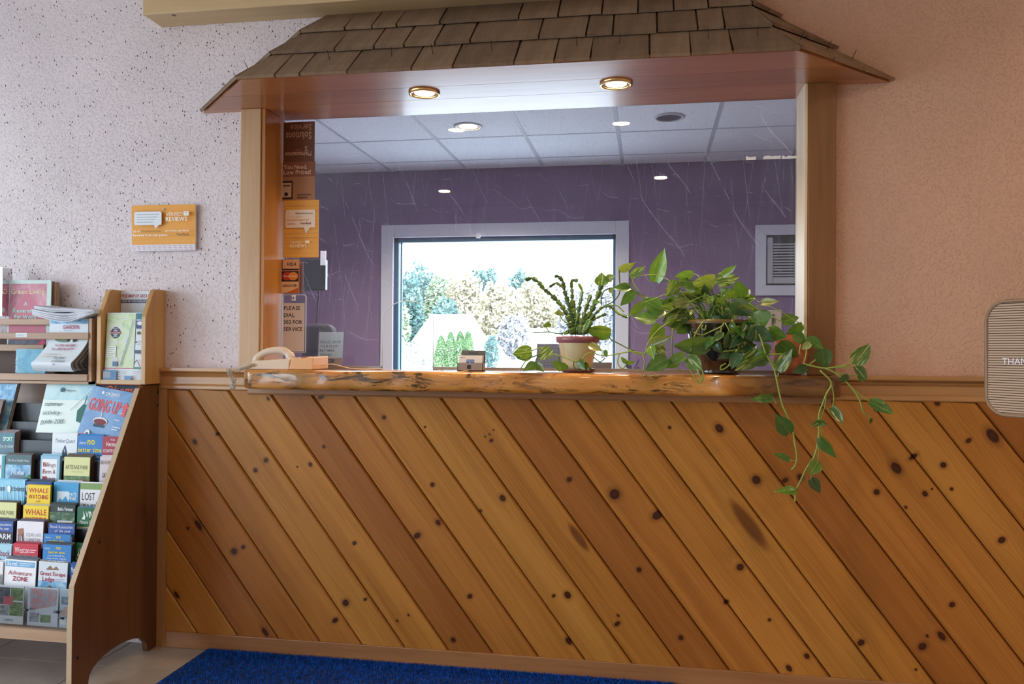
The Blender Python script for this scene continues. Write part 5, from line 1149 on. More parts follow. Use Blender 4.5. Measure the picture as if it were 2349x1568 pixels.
tag(MB().tube(spline([at(1006, 848, -.06) , at(1020, 852, -.08), at(1045, 853, -.09), at(1075, 849, -.08)], 6), .0012, 5).build('loose_wire', plain('#e0c090', .5)), 'thin pale wire lying on the slab in front of the card holder', 'wire')
# key notice
def acrylic_sign(name, px0, py0, px1, py1, Y, lean, base, draw, label, top=.08):
    a = at(px0, py1, Y); b_ = at(px1, py0, Y); W, H = b_.x-a.x, b_.z-a.z
    t = thing(name, (a.x+W/2, Y, a.z), label, 'sign'); v = Vector((0, math.sin(lean), math.cos(lean))); o = Vector((a.x, Y, a.z))
    sheet(MB(), o, (1, 0, 0), v, W, H, .0015, M_CLEAR).build('acrylic_stand', M_CLEAR, t)
    MB().box((a.x, Y, a.z), (a.x+W, Y+.05, a.z+.0015), M_CLEAR).build('acrylic_foot', M_CLEAR, t)
    o2 = o + v*(.002) + Vector((.001, -.0006, 0)); sheet(MB(), o2, (1, 0, 0), v, W-.002, H*(1-top), .0006).build('paper', thin(base), t)
    c = Card(o2, (1, 0, 0), v, W-.002, H*(1-top)); draw(c); c.mb.build('print', parent=t); return t
def d_key(c):
    for i, s in enumerate(('PLEASE DROP', 'YOUR ROOM', 'KEY HERE.', 'THANKS')): c.text(s, .07, .66-.13*i, .075, '#3f4750', 'l', 0, (.86, .74, .62, .5)[i])
    c.rect(.0, 0, 1, .22, '#c9a888'); c.rect(.3, .08, .68, .18, '#3a3f4c'); c.text('Rodeway', .49, .135, .03, '#d0d6de', 'c', 1, .3); c.text('Inn', .49, .095, .03, '#d0d6de', 'c', 1, .14)
acrylic_sign('key_notice', 728, 755, 786, 838, .19, .10, '#f6fcff', d_key, 'small white sign reading PLEASE DROP YOUR ROOM KEY HERE in an acrylic stand')
# business card holder
bx0, bx1 = at(1052, 848, -.02).x, at(1110, 848, -.02).x; bh = thing('card_holder', ((bx0+bx1)/2, -.02, TOP), 'grey business card holder with dark back card on the slab', 'card holder')
M_GRY = plain('#8d8580', .5)
MB().box((bx0, -.04, TOP), (bx1, -.038, TOP+.030)).build('front_plate', M_GRY, bh); MB().box((bx0, -.04, TOP), (bx1, .005, TOP+.003)).build('base', M_GRY, bh)
for x in (bx0, bx1-.002): MB().box((x, -.04, TOP), (x+.002, .005, TOP+.03)).build('side_plate', M_GRY, bh)
MB().box((bx0+.036, -.0412, TOP+.008), (bx0+.050, -.0402, TOP+.022)).build('thumb_notch', plain('#2a2624', .5), bh)
printed('back_card', (bx0+.004, .0, TOP+.0035), (1, 0, 0), (0, .12, 1), bx1-bx0-.004, .072, .001, '#5d5a58', lambda c: (c.text('No Personal', .5, .84, .06, '#1c1a1a', 'c', 1, .5), c.text('American Express Checks', .5, .73, .06, '#1c1a1a', 'c', 1, .86)), 'dark grey printed card at the back of the business card holder', 'card')
for k in range(5):
    y = -.008 - .006*k
    if k < 4: tag(sheet(MB(), (bx0+.003, y, TOP+.0035), (1, 0, 0), (0, .12, 1), bx1-bx0-.008, .054, .0006).build('business_card', plain('#cfc6c0', .6)), 'white business card stacked behind the front card in the grey holder', 'card', 'business cards in the holder')
    else: printed('business_card', (bx0+.003, y, TOP+.0035), (1, 0, 0), (0, .12, 1), bx1-bx0-.008, .052, .0006, '#ddd4ce', lambda c: (c.lines(.06, .32, .85, 1, .1, '#8a8480'), c.rect(.32, .46, .66, .74, '#2f5fa4'), c.text('Rodeway', .49, .61, .09, '#e4ecf6', 'c', 1, .3), c.text('Inn', .49, .5, .08, '#e4ecf6', 'c', 1, .14)), 'front white business card with blue logo in the grey holder', 'card', None, 'sheet')
# flip calendar and small pale card
cal = acrylic_sign('flip_calendar', 1229, 788, 1292, 845, .20, .25, '#e2e2ec', lambda c: [c.line(.06, .1+.14*i, .94, .1+.14*i, .0008, '#8f8f9c') for i in range(6)] + [c.line(.06+.125*i, .1, .06+.125*i, .8, .0008, '#8f8f9c') for i in range(8)], 'spiral desk calendar behind the glass beside the cream pot', 0)
cal['category'] = 'calendar'
a = at(1229, 788, .20); W = at(1292, 788, .2).x - a.x; rg2 = MB()
for k in range(14):
    c0 = Vector((a.x + W*(k+.5)/14, .214, at(1260, 789, .21).z)); rg2.tube([c0 + Vector((0, .005*math.cos(t_*6.283/8), .005*math.sin(t_*6.283/8))) for t_ in range(9)], .0007, 4)
rg2.build('spiral_binding', plain('#55555f', .4), cal)
printed('pale_card', (at(1358, 846, .185).x, .185, 1.060), (1, 0, 0), (0, .2, 1), .075, .05, .001, '#c9c2bd', lambda c: c.lines(.1, .9, .8, 3, .1, '#b0a8a4', .25), 'plain pale card leaning behind the glass right of the cream pot', 'card')
# purple ornament
po = at(1452, 838, .24); t = thing('purple_bow', (po.x, .24, 1.058), 'crumpled purple ribbon bow behind the glass between the plants', 'ribbon'); rg = random.Random(3)
for k in range(9):
    a_ = k*.7; d = Vector((math.cos(a_), .4*math.sin(a_), 0)); c0 = Vector((po.x, .24, 1.06))
    pts = [c0, c0 + d*.02 + Vector((0, 0, .02+.003*k)), c0 + d*.03 + Vector((0, 0, .012+.005*k)), c0 + d*.006 + Vector((0, 0, .004+.002*k))]
    s_ = spline(pts, 4); m = MB(); vs = []; fs = []
    for p in s_: vs += [p, p + Vector((0, .002, .009))]
    for i in range(len(s_)-1): fs.append((2*i, 2*i+1, 2*i+3, 2*i+2))
    m.add(vs, fs, None, True).build('ribbon_loop', plain('#6f5aa0', .35), t)

# ------------------------------------------------------------------ letter board at the right edge
ld = Vector((math.sin(math.radians(38)), -math.cos(math.radians(38)), 0)); LY = -.40
P0 = at(2264, 820, LY); zt, zb = at(2300, 690, LY-.05).z, at(2300, 952, LY-.05).z
LW, LH = .46, zt-zb; nrm = Vector((ld.y, -ld.x, 0)); nrm = nrm if nrm.dot(CAM-P0) > 0 else -nrm
lb = thing('letter_board', P0 + ld*LW/2 - Vector((0, 0, P0.z)), 'brown ribbed letter board on a stand at the right edge of the picture', 'letter board')
def rrect(W, H, r, n=6):
    pts = []
    for cx, cy, a0 in ((W-r, r, -90), (W-r, H-r, 0), (r, H-r, 90), (r, r, 180)):
        for i in range(n+1): a_ = math.radians(a0 + 90*i/n); pts.append((cx+r*math.cos(a_), cy+r*math.sin(a_)))
    return pts
ob = Vector((P0.x, P0.y, zb))
M_LB = plain('#bd9e80', .5, 'tan_letter_board'); M_LBE = plain('#8f745a', .4, 'tan_board_rim')
MB().prism([ob + ld*x + Vector((0, 0, z)) for x, z in rrect(LW, LH, .055)], -nrm*.012).build('board', plain('#5c4330', .7), lb)
MB().tube([ob + ld*x + Vector((0, 0, z)) + nrm*.002 for x, z in rrect(LW, LH, .055) + rrect(LW, LH, .055)[:1]], .0055, 8).build('rim', M_LBE, lb)
nr = 46
for k in range(nr):
    z = LH*(k+.5)/nr; r = .055; e = 0
    if z < r: e = r - math.sqrt(max(0, r*r-(r-z)**2))
    if z > LH-r: e = r - math.sqrt(max(0, r*r-(z-LH+r)**2))
    a_ = ob + ld*(e+.003) + Vector((0, 0, z - LH/nr*.34))
    MB().obox(a_, ld*(LW-2*e-.006), Vector((0, 0, LH/nr*.68)), nrm*.0035).build('rib', M_LB, lb)
cL = Card(ob + nrm*.0045, ld, (0, 0, 1), LW, LH)
if cL.n.dot(nrm) < 0: cL.n = nrm
cL.text('THANK', .10, .445, .055, '#efeaf2', 'l', 0, .5); cL.mb.build('letters', parent=lb)
pb = ob + ld*LW/2 - nrm*.03
MB().tube([(pb.x, pb.y, .02), (pb.x, pb.y, zt-.1)], .014, 10).build('pole', plain('#4a4038', .4), lb)
MB().lathe([(.0005, .03), (.04, .028), (.15, .012), (.16, 0)], (pb.x, pb.y, 0), 28, plain('#4a4038', .4)).build('foot', parent=lb)

# ------------------------------------------------------------------ blue carpet mat
mat_ = thing('carpet_mat', (-.6, -.7, 0), 'royal blue carpet mat on the floor in front of the wainscot', 'mat')
MB().box((-1.655, -1.35, 0), (.10, -.030, .007)).build('mat_base', plain((.004, .012, .05), .8, 'navy_mat_base'), mat_)
rgn = np.random.default_rng(4); n = 60000
bx = np.column_stack([rgn.uniform(-1.648, .094, n), -.032 - .62*rgn.random(n)**1.3, np.full(n, .006)])
an = rgn.uniform(0, 6.283, n); wv = np.column_stack([np.cos(an), np.sin(an), np.zeros(n)])*.0016; tp = bx + np.column_stack([rgn.normal(0, .002, n), rgn.normal(0, .002, n), rgn.uniform(.005, .011, n)])
V3 = np.empty((n*3, 3)); V3[0::3] = bx-wv; V3[1::3] = bx+wv; V3[2::3] = tp; o0 = np.array(WO[mat_.name])
me = bpy.data.meshes.new('carpet_pile'); me.from_pydata((V3-o0).tolist(), [], np.arange(n*3).reshape(n, 3).tolist()); 
M_PILE = NT('blue_pile'); _n = M_PILE.noise(M_PILE.coords((1, 1, 1)), 60, 3); M_PILE.l(M_PILE.ramp(_n, [(.3, (.003, .045, .26)), (.7, (.008, .13, .66))]), M_PILE.p.inputs['Base Color']); M_PILE.set(Roughness=.95, Specular_IOR_Level=.15)
me.materials.append(M_PILE.mat); po_ = bpy.data.objects.new('carpet_pile', me); COL.objects.link(po_); po_.parent = mat_; po_['kind'] = 'stuff'

# ------------------------------------------------------------------ plants
def leaf_mat(name, g0, g1, var, vc):
    m = NT(name); t = m.n('ShaderNodeTexCoord'); oi = m.n('ShaderNodeObjectInfo'); sp = m.n('ShaderNodeSeparateXYZ'); m.l(t.outputs['Object'], sp.inputs[0])
    n = m.noise(t.outputs['Object'], 2.5, 3, .6, .5)
    c = m.ramp(n, [(.3, g0), (.7, g1)])
    ad = m.n('ShaderNodeVectorMath', operation='ADD'); cv = m.n('ShaderNodeCombineXYZ'); m.l(m.math('MULTIPLY', oi.outputs['Random'], 20), cv.inputs[0]); m.l(cv.outputs[0], ad.inputs[0])
    mp = m.n('ShaderNodeMapping'); mp.inputs['Scale'].default_value = (1.4, 9, 1); m.l(t.outputs['Object'], mp.inputs[0]); m.l(mp.outputs[0], ad.inputs[1])
    v = m.noise(ad.outputs[0], 1.0, 4, .6, .4)
    k = m.n('ShaderNodeMapRange'); k.inputs[1].default_value = .62 - .12*var; k.inputs[2].default_value = .70 - .1*var; m.l(v, k.inputs[0])
    c = m.mix(m.math('MULTIPLY', k.outputs[0], min(1, .25+var*.6)), c, vc)
    vein = m.math('LESS_THAN', m.math('ABSOLUTE', sp.outputs[1]), .010); c = m.mix(m.math('MULTIPLY', vein, .6), c, vc)
    h = m.n('ShaderNodeHueSaturation'); m.l(c, h.inputs['Color']); m.l(m.math('MULTIPLY_ADD', oi.outputs['Random'], .45, .62), h.inputs['Value']); c = h.outputs[0]
    m.l(c, m.p.inputs['Base Color']); m.set(Roughness=.28, Coat_Weight=.4, Coat_Roughness=.15)
    tl = m.n('ShaderNodeBsdfTranslucent'); m.l(m.mix(.5, c, '#b4d83a'), tl.inputs[0])
    mx = m.n('ShaderNodeMixShader'); mx.inputs[0].default_value = .12 if 'cactus' in name else .28; m.l(m.p.outputs[0], mx.inputs[1]); m.l(tl.outputs[0], mx.inputs[2]); m.l(mx.outputs[0], m.out.inputs['Surface'])
    return m.mat
LM = {'d': leaf_mat('deep_green_leaf', (.012, .055, .022), (.03, .11, .035), .1, '#7c9a3c'), 'g': leaf_mat('green_leaf', (.03, .12, .025), (.075, .22, .04), .3, '#a9c04a'),
      'b': leaf_mat('bright_leaf', (.07, .20, .022), (.15, .31, .04), .3, '#d2dd7a'), 'v': leaf_mat('variegated_leaf', (.035, .12, .022), (.10, .22, .045), .9, '#dfe39a'),
      't': leaf_mat('olive_leaf', (.13, .16, .035), (.24, .25, .07), .6, '#c9b77a'), 'y': leaf_mat('yellow_leaf', (.30, .36, .06), (.45, .45, .12), .8, '#e6e0a0')}
def leaf_mesh(curl, fold, mat):
    st = [(0, .02), (.06, .26), (.16, .42), (.30, .48), (.46, .455), (.62, .36), (.78, .22), (.90, .10), (1.0, .0)]
    cols = (-1, -.55, 0, .55, 1); vs = []; fs = []
    for t, w in st:
        for c in cols:
            back = -.07*abs(c)**2*(1 if .02 < t < .1 else 0)
            vs.append((t + back, c*w, fold*w*abs(c)**1.3 - curl*(t-.25)**2 + .03*math.sin(t*9 + c)*abs(c)))
    for i in range(len(st)-1):
        for k in range(4): fs.append((i*5+k, i*5+k+1, (i+1)*5+k+1, (i+1)*5+k))
    me = bpy.data.meshes.new('leaf'); me.from_pydata(vs, [], fs); me.materials.append(mat)
    me.polygons.foreach_set('use_smooth', [True]*len(fs)); me.update(); return me
LMESH = {(k, c): leaf_mesh((.12, .45, .85)[c], (.35, .22, .5)[c], LM[k]) for k in LM for c in range(3)}
lrnd = random.Random(21)
def leaf(plant, B, T, w, kind, curl=None, roll=None, name='leaf'):
    B, T = Vector(B), Vector(T); ax = T-B; L = ax.length; ax.normalize()
    view = (CAM - (B+T)/2).normalized(); n = view - ax*view.dot(ax)
    if n.length < .05: n = Vector((0, 0, 1)) - ax*ax.z
    n.normalize(); s = n.cross(ax); r = lrnd.uniform(-.7, .7) if roll is None else roll
    n2 = n*math.cos(r) + s*math.sin(r); s2 = n2.cross(ax)
    o = bpy.data.objects.new(name, LMESH[(kind, lrnd.randrange(3) if curl is None else curl)]); COL.objects.link(o); o.parent = plant
    wy = L*w/.48/math.cos(r)*.55
    M_ = Matrix(((ax.x*L, s2.x*wy, n2.x*L*.55, 0), (ax.y*L, s2.y*wy, n2.y*L*.55, 0), (ax.z*L, s2.z*wy, n2.z*L*.55, 0), (0, 0, 0, 1)))
    o.matrix_parent_inverse = Matrix.Identity(4); o.matrix_basis = Matrix.Translation(B - WO[plant.name]) @ M_
    return o
M_STEM = plain('#8fa348', .45, 'vine_green'); M_STEMD = plain('#4a6a2c', .45, 'dark_vine')
def vine(plant, pts, r=.0022, name='vine', mat=None): return MB().tube(spline(pts, 6), r, 6).build(name, mat or M_STEM, plant)
def cv5(x, y, Y=-.05): return at(1440 + x/4.612, 560 + y/4.612, Y)
def cv4(x, y, Y=-.03): return at(1160 + x/4.9, 560 + y/4.9, Y)
def cv6(x, y, Y=-.165): return at(1680 + x/3.92, 760 + y/3.92, Y)

# large dark pot with pothos
PC = Vector((at(1648, 845, -.01).x, -.008, TOP)); ptop = at(1648, 733, -.1).z - TOP
M_POT = NT('dark_glazed_pot'); M_POT.set(Base_Color=(.018, .013, .014), Roughness=.12, Coat_Weight=1.0, Coat_Roughness=.04); M_POT = M_POT.mat
pothos = thing('potted_pothos', PC, 'large variegated pothos in a dark glazed pot, vines trailing over the slab', 'plant')
MB().lathe([(.0005, 0), (.070, 0), (.074, .008), (.070, .016), (.076, .02), (.098, ptop*.6), (.110, ptop-.012), (.114, ptop-.006), (.112, ptop), (.104, ptop-.002), (.100, ptop-.03), (.0005, ptop-.03)], PC, 40, M_POT).build('pot', parent=pothos)
MB().lathe([(.1145, ptop-.012), (.1155, ptop-.006), (.1125, ptop+.0015), (.105, ptop)], PC, 40, plain('#6b5730', .3)).build('rim_band', parent=pothos)
MB().lathe([(.101, ptop-.025), (.0005, ptop-.02)], PC, 24, plain((.05, .035, .025), .95, 'potting_soil')).build('soil', parent=pothos)
crown = PC + Vector((0, .0, ptop-.02))
L5 = [(290,400,390,40,.33,'b',0),(30,345,190,232,.34,'v',0),(690,305,490,355,.36,'b',1),(925,360,630,450,.36,'y',0),(860,430,575,550,.36,'t',0),(1000,330,1150,220,.3,'b',0),(945,400,1180,345,.5,'v',0),
(1215,580,1165,380,.62,'g',0),(520,395,410,560,.5,'v',1),(340,690,150,580,.62,'g',0),(160,620,10,775,.34,'b',1),(385,700,215,780,.45,'d',0),(645,610,430,640,.38,'t',0),(300,800,60,765,.42,'g',0),(350,860,220,1040,.5,'b',0),
(240,1060,470,970,.34,'t',0),(245,1072,262,1210,.42,'b',1),(300,1060,415,1160,.55,'v',0),(418,1210,180,1338,.46,'g',0),(608,1170,360,1298,.3,'b',1),(540,1235,388,1298,.42,'g',1),(872,1060,475,1075,.36,'d',0),(610,780,640,950,.5,'g',0),
(640,1195,790,1338,.55,'v',0),(950,705,785,820,.36,'g',0),(610,740,440,810,.4,'t',0),(690,715,590,730,.5,'y',0),(1110,620,1312,755,.55,'d',0),(1400,700,1450,872,.8,'g',0),(1410,622,1600,600,.32,'t',0),(1630,820,1815,770,.5,'b',0),
(1850,850,1680,960,.4,'g',1),(1320,900,1560,1030,.45,'d',0),(1490,910,1685,985,.55,'g',0),(1600,1040,1800,1195,.55,'d',0),(1760,945,1890,1050,.5,'g',0),(1935,1045,1835,1112,.5,'y',0),(1900,990,2078,1112,.42,'g',1),(2050,1105,2100,1322,.6,'g',0),
(1398,1150,1130,1338,.38,'v',0),(1590,1340,1740,1105,.38,'v',0),(1120,980,1010,1095,.7,'d',0),(1185,1150,1095,1320,.45,'d',0),(1480,1195,1280,1262,.4,'d',0),(1895,1300,1740,1355,.45,'d',0),(860,540,740,605,.45,'v',0),(1360,850,1150,860,.36,'d',0),
(620,650,480,720,.45,'d',0),(700,470,560,430,.45,'g',0),(780,600,640,560,.5,'d',0),(900,560,1020,640,.5,'d',0),(1000,560,860,660,.5,'d',0),(1060,620,960,760,.55,'d',0),(1120,540,1020,500,.5,'g',0),(500,560,420,640,.5,'g',0),(560,690,660,780,.45,'d',0),
(760,700,880,760,.5,'d',0),(1180,700,1060,800,.5,'d',0),(1250,880,1130,960,.5,'d',0),(1230,1000,1330,1110,.5,'d',0),(1330,1090,1220,1180,.5,'d',0),(1420,1060,1500,1180,.5,'d',0),(640,380,500,420,.4,'g',0),(520,500,400,470,.45,'b',0),(1240,610,1290,520,.3,'y',1)]
for i, (bx_, by_, tx_, ty_, w_, k_, c_) in enumerate(L5):
    Yb = lrnd.uniform(-.13, .02)
    if bx_ > 1250: Yb = lrnd.uniform(-.15, -.09)
    if by_ > 900: Yb = lrnd.uniform(-.165, -.13)
    if k_ == 'd' and i > 46: Yb = lrnd.uniform(-.06, .06)
    if i in (0, 1): Yb = -.03
    B, T = cv5(bx_, by_, Yb), cv5(tx_, ty_, Yb - lrnd.uniform(-.01, .035))
    leaf(pothos, B, T, w_*1.3, k_, c_)
    if i not in (15, 16, 17, 18, 19, 20, 23, 39, 40, 37, 38, 44):
        root = crown + Vector((lrnd.uniform(-.06, .06), lrnd.uniform(-.06, .03), 0))
        d = (B-root); mid = root + d*.55 + Vector((0, -.01, .03 + .12*d.length))
        if by_ < 900: vine(pothos, [root, mid, B], .0014, 'petiole', M_STEM if lrnd.random() < .6 else M_STEMD)
for i in range(58):            # inner leaves of the crown
    a_ = lrnd.uniform(0, 6.283); r_ = math.sqrt(lrnd.random()); x = 860 + 430*r_*math.cos(a_); y = 700 + 200*r_*math.sin(a_)
    d = Vector((x-860, (y-760)*1.3 + 40)); d = d.normalized() if d.length > 1 else Vector((1, 0)); L_ = lrnd.uniform(110, 190); Yb = lrnd.uniform(-.12, .05)
    leaf(pothos, cv5(x, y, Yb), cv5(x + d.x*L_, y + d.y*L_*.7 + 25, Yb - .02), lrnd.uniform(.5, .7), lrnd.choice('ddddggvt'), None)
    if i % 2: vine(pothos, [crown + Vector((lrnd.uniform(-.06, .06), lrnd.uniform(-.06, .03), 0)), cv5(x, y - 40, Yb*.6), cv5(x, y, Yb)], .0014, 'petiole', M_STEMD)
for i in range(30):            # dark leaves over the front of the pot
    a_ = lrnd.uniform(0, 6.283); r_ = math.sqrt(lrnd.random()); x = 1180 + 290*r_*math.cos(a_); y = 990 + 200*r_*math.sin(a_); L_ = lrnd.uniform(120, 190); b_ = lrnd.uniform(.5, 2.6); Yb = lrnd.uniform(-.15, -.125)
    leaf(pothos, cv5(x, y, Yb), cv5(x + L_*math.cos(b_), y + L_*math.sin(b_)*.8, Yb - .015), lrnd.uniform(.5, .65), lrnd.choice('dddg'), None)
V5 = [([(370,585),(200,570),(120,530),(0,460),(-90,420)], -.04), ([(0,1110),(80,1150),(160,1165),(190,1140),(215,1050),(300,930),(430,830),(560,800)], -.12), ([(160,1165),(178,1240),(165,1345)], -.14), ([(820,800),(760,870),(700,990),(660,1150),(650,1200)], -.135),
      ([(600,1170),(650,1300),(720,1430),(765,1472),(770,1400),(735,1330)], -.15), ([(790,1330),(800,1400),(770,1470)], -.15), ([(1020,830),(990,870),(860,930),(780,960),(700,930)], -.135), ([(830,850),(815,905),(780,880),(800,850)], -.135),
      ([(1030,830),(1090,940),(1160,1050),(1160,1110),(1010,1135)], -.14), ([(1160,1110),(1110,1200),(1060,1290),(990,1325),(985,1290),(1040,1260)], -.145), ([(1100,800),(1160,900),(1165,950),(1110,960)], -.135), ([(1240,620),(1310,700),(1340,800),(1390,880)], -.12),
      ([(1390,950),(1420,1040),(1460,1150),(1560,1300)], -.155), ([(1400,1165),(1500,1165),(1640,1160)], -.15), ([(1850,850),(1890,920),(1880,1000)], -.14), ([(1830,1060),(1815,1140),(1830,1160)], -.15), ([(1900,1060),(1880,1200),(1860,1260),(1890,1290),(1990,1220)], -.15),
      ([(480,810),(470,1200),(560,1340)], -.11), ([(1480,880),(1540,860),(1560,790),(1500,770)], -.10), ([(1290,960),(1230,1040),(1160,1080)], -.14), ([(990,880),(940,1060),(880,1080)], -.135)]
for pts, Y in V5: vine(pothos, [cv5(x, y, Y) for x, y in pts], .0024)
L6 = [(365,590,160,610,.3,'g',0),(515,915,388,742,.55,'g',0),(515,1155,360,1088,.26,'g',0),(790,812,708,850,.4,'g',0),(790,812,852,832,.5,'g',0),(890,680,1000,834,.36,'g',0),(785,950,935,1140,.32,'g',0),(770,1170,690,1290,.62,'b',0),(705,1320,792,1454,.5,'d',0),
      (585,1435,380,1425,.28,'b',1),(1090,285,1245,108,.5,'v',0),(1110,310,1216,446,.4,'g',0),(1235,630,1460,742,.36,'g',0),(1280,720,1380,640,.25,'d',0),(1045,400,950,445,.45,'d',0),(1135,400,1178,455,.45,'g',0),(1250,780,1240,830,.3,'d',1)]
for bx_, by_, tx_, ty_, w_, k_, c_ in L6:
    Y = -.165 - (.02 if by_ > 600 else 0); leaf(pothos, cv6(bx_, by_, Y), cv6(tx_, ty_, Y - lrnd.uniform(0, .025)), w_*1.2, k_, c_)
V6 = [[(260,70),(300,200),(365,320),(390,395),(420,540),(445,645),(490,750),(540,880),(560,1000),(578,1110),(570,1190),(530,1245)], [(790,350),(890,460),(845,560),(810,650),(780,740),(775,850),(775,950),(740,1110),(660,1240),(610,1350),(575,1420),(560,1530)],
      [(890,460),(912,590),(900,680)], [(845,560),(830,680),(790,800)], [(780,740),(800,860),(805,950)], [(775,960),(775,1100),(770,1170)], [(740,1110),(715,1240),(705,1320)], [(640,290),(680,300),(830,330),(980,310),(1090,285)], [(860,330),(980,322),(1110,312)], [(830,330),(920,370),(1040,470),(1130,590),(1170,700),(1195,745)],
      [(1060,490),(1150,570),(1235,630)], [(920,370),(1040,395),(1135,402)], [(1195,745),(1240,760),(1250,785)], [(395,650),(365,592)], [(540,880),(515,915)], [(560,1160),(515,1155)], [(390,395),(410,400),(415,370)]]
for i, pts in enumerate(V6): vine(pothos, [cv6(x, y, -.158 if i != 1 else -.17) for x, y in pts], .0028 if i in (0, 1, 7, 9) else .0018)

# small clay pot at the right end of the slab
kc = Vector((at(1812, 845, -.02).x, -.025, TOP)); kh = at(1812, 768, -.02).z - TOP
M_CLAY = NT('terracotta'); _n = M_CLAY.noise(M_CLAY.coords((1, 1, 1)), 40, 4); M_CLAY.l(M_CLAY.ramp(_n, [(.35, (.30, .07, .03)), (.6, (.50, .15, .07)), (.75, (.62, .30, .2))]), M_CLAY.p.inputs['Base Color']); M_CLAY.set(Roughness=.7)
cp = thing('clay_pot', kc, 'round terracotta pot half hidden by pothos leaves against the right jamb', 'pot')
MB().lathe([(.0005, 0), (.036, 0), (.054, .03), (.058, kh*.55), (.050, kh*.85), (.044, kh), (.038, kh-.004), (.034, kh*.6), (.0005, kh*.55)], kc, 32, M_CLAY.mat).build('pot', parent=cp)
MB().lathe([(.040, kh*.6), (.0005, kh*.64)], kc, 20, plain((.05, .035, .025), .95)).build('soil', parent=cp)
# white bud
bp = cv5(1290, 540, -.06)
MB().lathe([(.0005, 0), (.004, .008), (.003, .016), (.0005, .02)], bp, 8, plain('#e6ecee', .4)).build('bud', parent=pothos)

# cream pot with christmas cactus
QC = Vector((at(1325, 846, -.02).x, -.02, TOP)); qh = at(1325, 771, -.07).z - TOP
cactus = thing('potted_cactus', QC, 'jointed christmas cactus in a cream pot with mauve rim', 'plant')
MB().lathe([(.0005, 0), (.052, 0), (.058, .004), (.063, .014), (.060, .014), (.052, .006), (.0005, .006)], QC, 32, plain('#6f4038', .4)).build('saucer', parent=cactus)
rb, rt = .048, .072
MB().lathe([(.0005, .006), (rb, .006), (rb+.004, .02), (rt-.003, qh-.022)], QC, 40, plain('#c9bf96', .25, None, 0.0, Coat_Weight=.6)).build('pot', parent=cactus)
MB().lathe([(rt-.003, qh-.023), (rt+.004, qh-.021), (rt+.006, qh-.003), (rt+.003, qh), (rt-.004, qh), (rt-.006, qh-.02), (.0005, qh-.02)], QC, 40, plain('#8a5660', .3)).build('pot_rim', parent=cactus)
MB().lathe([(rt-.005, qh-.012), (.0005, qh-.010)], QC, 24, plain((.05, .035, .025), .95)).build('soil', parent=cactus)
M_CAC = [leaf_mat('cactus_green', (.02, .09, .05), (.05, .15, .06), .0, '#6f8f3c'), leaf_mat('cactus_light', (.07, .19, .05), (.14, .27, .07), .1, '#9ab04a')]
def pad(A, B, w, mat, rr_=.3):
    A, B = Vector(A), Vector(B); ax = B-A; L = ax.length; ax.normalize(); view = (CAM-A).normalized(); n = (view - ax*view.dot(ax)).normalized(); s = n.cross(ax)
    n, s = n*math.cos(rr_) + s*math.sin(rr_), s*math.cos(rr_) - n*math.sin(rr_)
    st = [(-.06, .25), (.12, .62), (.30, .78), (.42, 1.08), (.50, .84), (.68, .92), (.82, 1.12), (.90, .72), (1.03, .45), (1.05, .1)]; vs = []; fs = []
    for t, k in st: vs += [A + ax*L*t - s*w*k, A + ax*L*t + n*w*.28, A + ax*L*t + s*w*k, A + ax*L*t - n*w*.28]
    for i in range(len(st)-1):
        for k in range(4): fs.append((i*4+k, i*4+(k+1) % 4, (i+1)*4+(k+1) % 4, (i+1)*4+k))
    MB().add(vs, fs, None, True).build('stem_segment', mat, cactus)
BR_ = [([(740,1010),(735,900),(690,790),(630,690),(520,575),(430,505),(370,420),(300,378),(220,400)],.0085,0),([(775,1010),(770,900),(730,760),(700,650),(660,520),(645,420),(600,362),(550,358)],.008,0),([(645,490),(570,430),(490,482)],.0055,0),([(780,1000),(780,880),(765,720),(750,620),(745,500),(735,420),(770,396),(810,415)],.0085,1),
       ([(800,1000),(805,850),(830,690),(850,600),(862,520),(820,440)],.007,0),([(830,1010),(845,900),(890,760),(925,660),(955,565)],.009,1),([(850,1010),(870,930),(960,760),(1020,620),(1060,520),(1095,390)],.0095,0),([(870,1010),(900,900),(1000,790),(1090,700),(1200,690)],.007,0),([(870,1000),(920,900),(1010,830),(1130,780)],.006,0),
       ([(1150,680),(1225,735),(1290,790),(1372,822)],.0055,1),([(760,1010),(740,940),(700,800)],.014,0),([(820,1010),(810,900),(795,770)],.016,0),([(850,1010),(860,890),(915,790)],.015,0),([(700,1000),(690,985)],.009,0),([(790,1010),(775,960),(770,830),(720,700)],.010,0),([(880,1010),(905,960),(960,860)],.010,0),([(840,1010),(855,950),(850,830)],.015,0),([(435,505),(470,545)],.005,0)]
for bi, (pts, w_, mk) in enumerate(BR_):
    Y0 = -.02 + .035*math.sin(bi*2.4); P_ = [cv4(x, y, Y0 - .006*k) for k, (x, y) in enumerate(pts)]
    sub = []
    for i in range(len(P_)-1):
        n = max(1, round((P_[i+1]-P_[i]).length/.024))
        for q in range(n): sub.append((P_[i].lerp(P_[i+1], q/n), P_[i].lerp(P_[i+1], (q+1)/n)))
    for i, (a_, b_) in enumerate(sub): pad(a_, b_, w_*1.35*(1 - .3*i/max(1, len(sub))), M_CAC[mk if lrnd.random() < .75 else 1-mk], lrnd.uniform(-.8, .8))
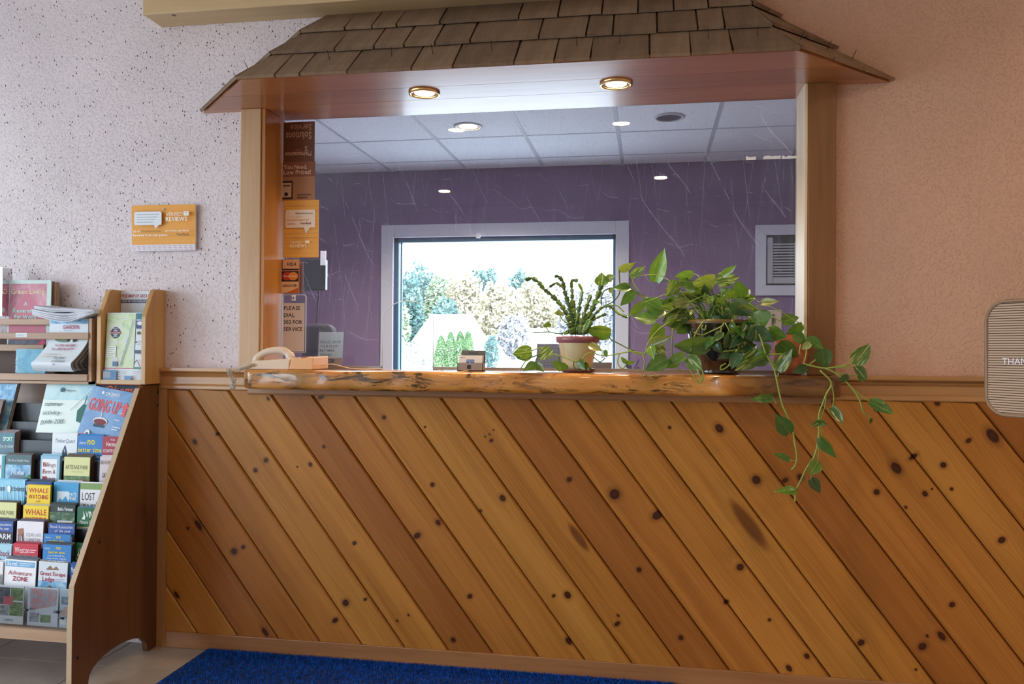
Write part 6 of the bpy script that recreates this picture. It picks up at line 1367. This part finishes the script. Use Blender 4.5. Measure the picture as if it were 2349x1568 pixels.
L4 = [(1275,290,1462,215,.34,'t',1),(1420,360,1575,245,.3,'v',0),(1075,460,1080,315,.8,'v',0),(1135,400,1228,345,.6,'t',0),(1405,485,1200,492,.36,'g',0),(1440,535,1288,692,.42,'g',0),(1180,992,890,955,.42,'b',0),(460,932,475,868,.8,'d',0),(612,800,600,735,.95,'t',0),(292,1200,75,1236,.62,'v',0),(500,1170,385,1302,.62,'v',0),
      (345,1345,195,1420,.45,'g',0),(345,1345,432,1432,.5,'g',0),(612,1320,605,1432,1.15,'g',0),(825,1300,892,1412,.5,'g',0),(940,1130,1085,1200,.4,'y',0),(1362,1332,1295,1265,.4,'g',0),(1362,1332,1452,1318,.4,'b',0),(1115,1190,1140,1280,.35,'g',0),(890,1330,940,1425,.4,'d',0),(1180,490,1200,560,.5,'t',0),(680,1010,660,985,.7,'g',0),(990,640,1070,655,.4,'b',0)]
for bx_, by_, tx_, ty_, w_, k_, c_ in L4:
    Y = -.05 if by_ < 1000 else -.105
    leaf(cactus, cv4(bx_, by_, Y), cv4(tx_, ty_, Y-.012), w_*1.25, k_, c_)
V4 = [([(710,960),(640,1000),(560,1000),(490,985),(300,992)], -.05), ([(490,985),(460,940),(460,932)], -.05), ([(690,880),(640,850),(610,800)], -.05), ([(1180,992),(1175,1060),(1280,1120),(1420,1190),(1560,1230)], -.09), ([(1560,1230),(1420,1205),(1280,1225),(1150,1250),(1040,1240),(980,1215),(900,1240),(860,1290),(770,1310),(640,1265),(500,1225)], -.105),
      ([(770,1310),(765,1370),(820,1420),(880,1400)], -.105), ([(1280,1225),(1260,1330),(1310,1395),(1362,1345)], -.105), ([(990,1270),(1060,1320),(1120,1280)], -.105), ([(400,1225),(290,1270),(180,1295),(125,1270),(160,1262)], -.105), ([(420,1158),(340,1178),(290,1195)], -.105), ([(240,1285),(180,1380),(160,1425)], -.11), ([(380,1250),(340,1300),(345,1345)], -.105), ([(600,1260),(600,1300),(612,1325)], -.105),
      ([(1275,290),(1278,380),(1285,440)], -.05), ([(1420,360),(1440,440),(1500,530)], -.05), ([(1570,590),(1460,530),(1390,480),(1300,475),(1270,570),(1200,650),(1110,690),(1020,760),(900,900)], -.05), ([(1080,690),(1075,600),(1110,520),(1180,490)], -.05), ([(1220,600),(1195,560)], -.05), ([(1330,760),(1250,690),(1130,690)], -.05)]
for pts, Y in V4: vine(cactus, [cv4(x, y, Y) for x, y in pts], .0021, 'vine', M_STEM if lrnd.random() < .6 else M_STEMD)
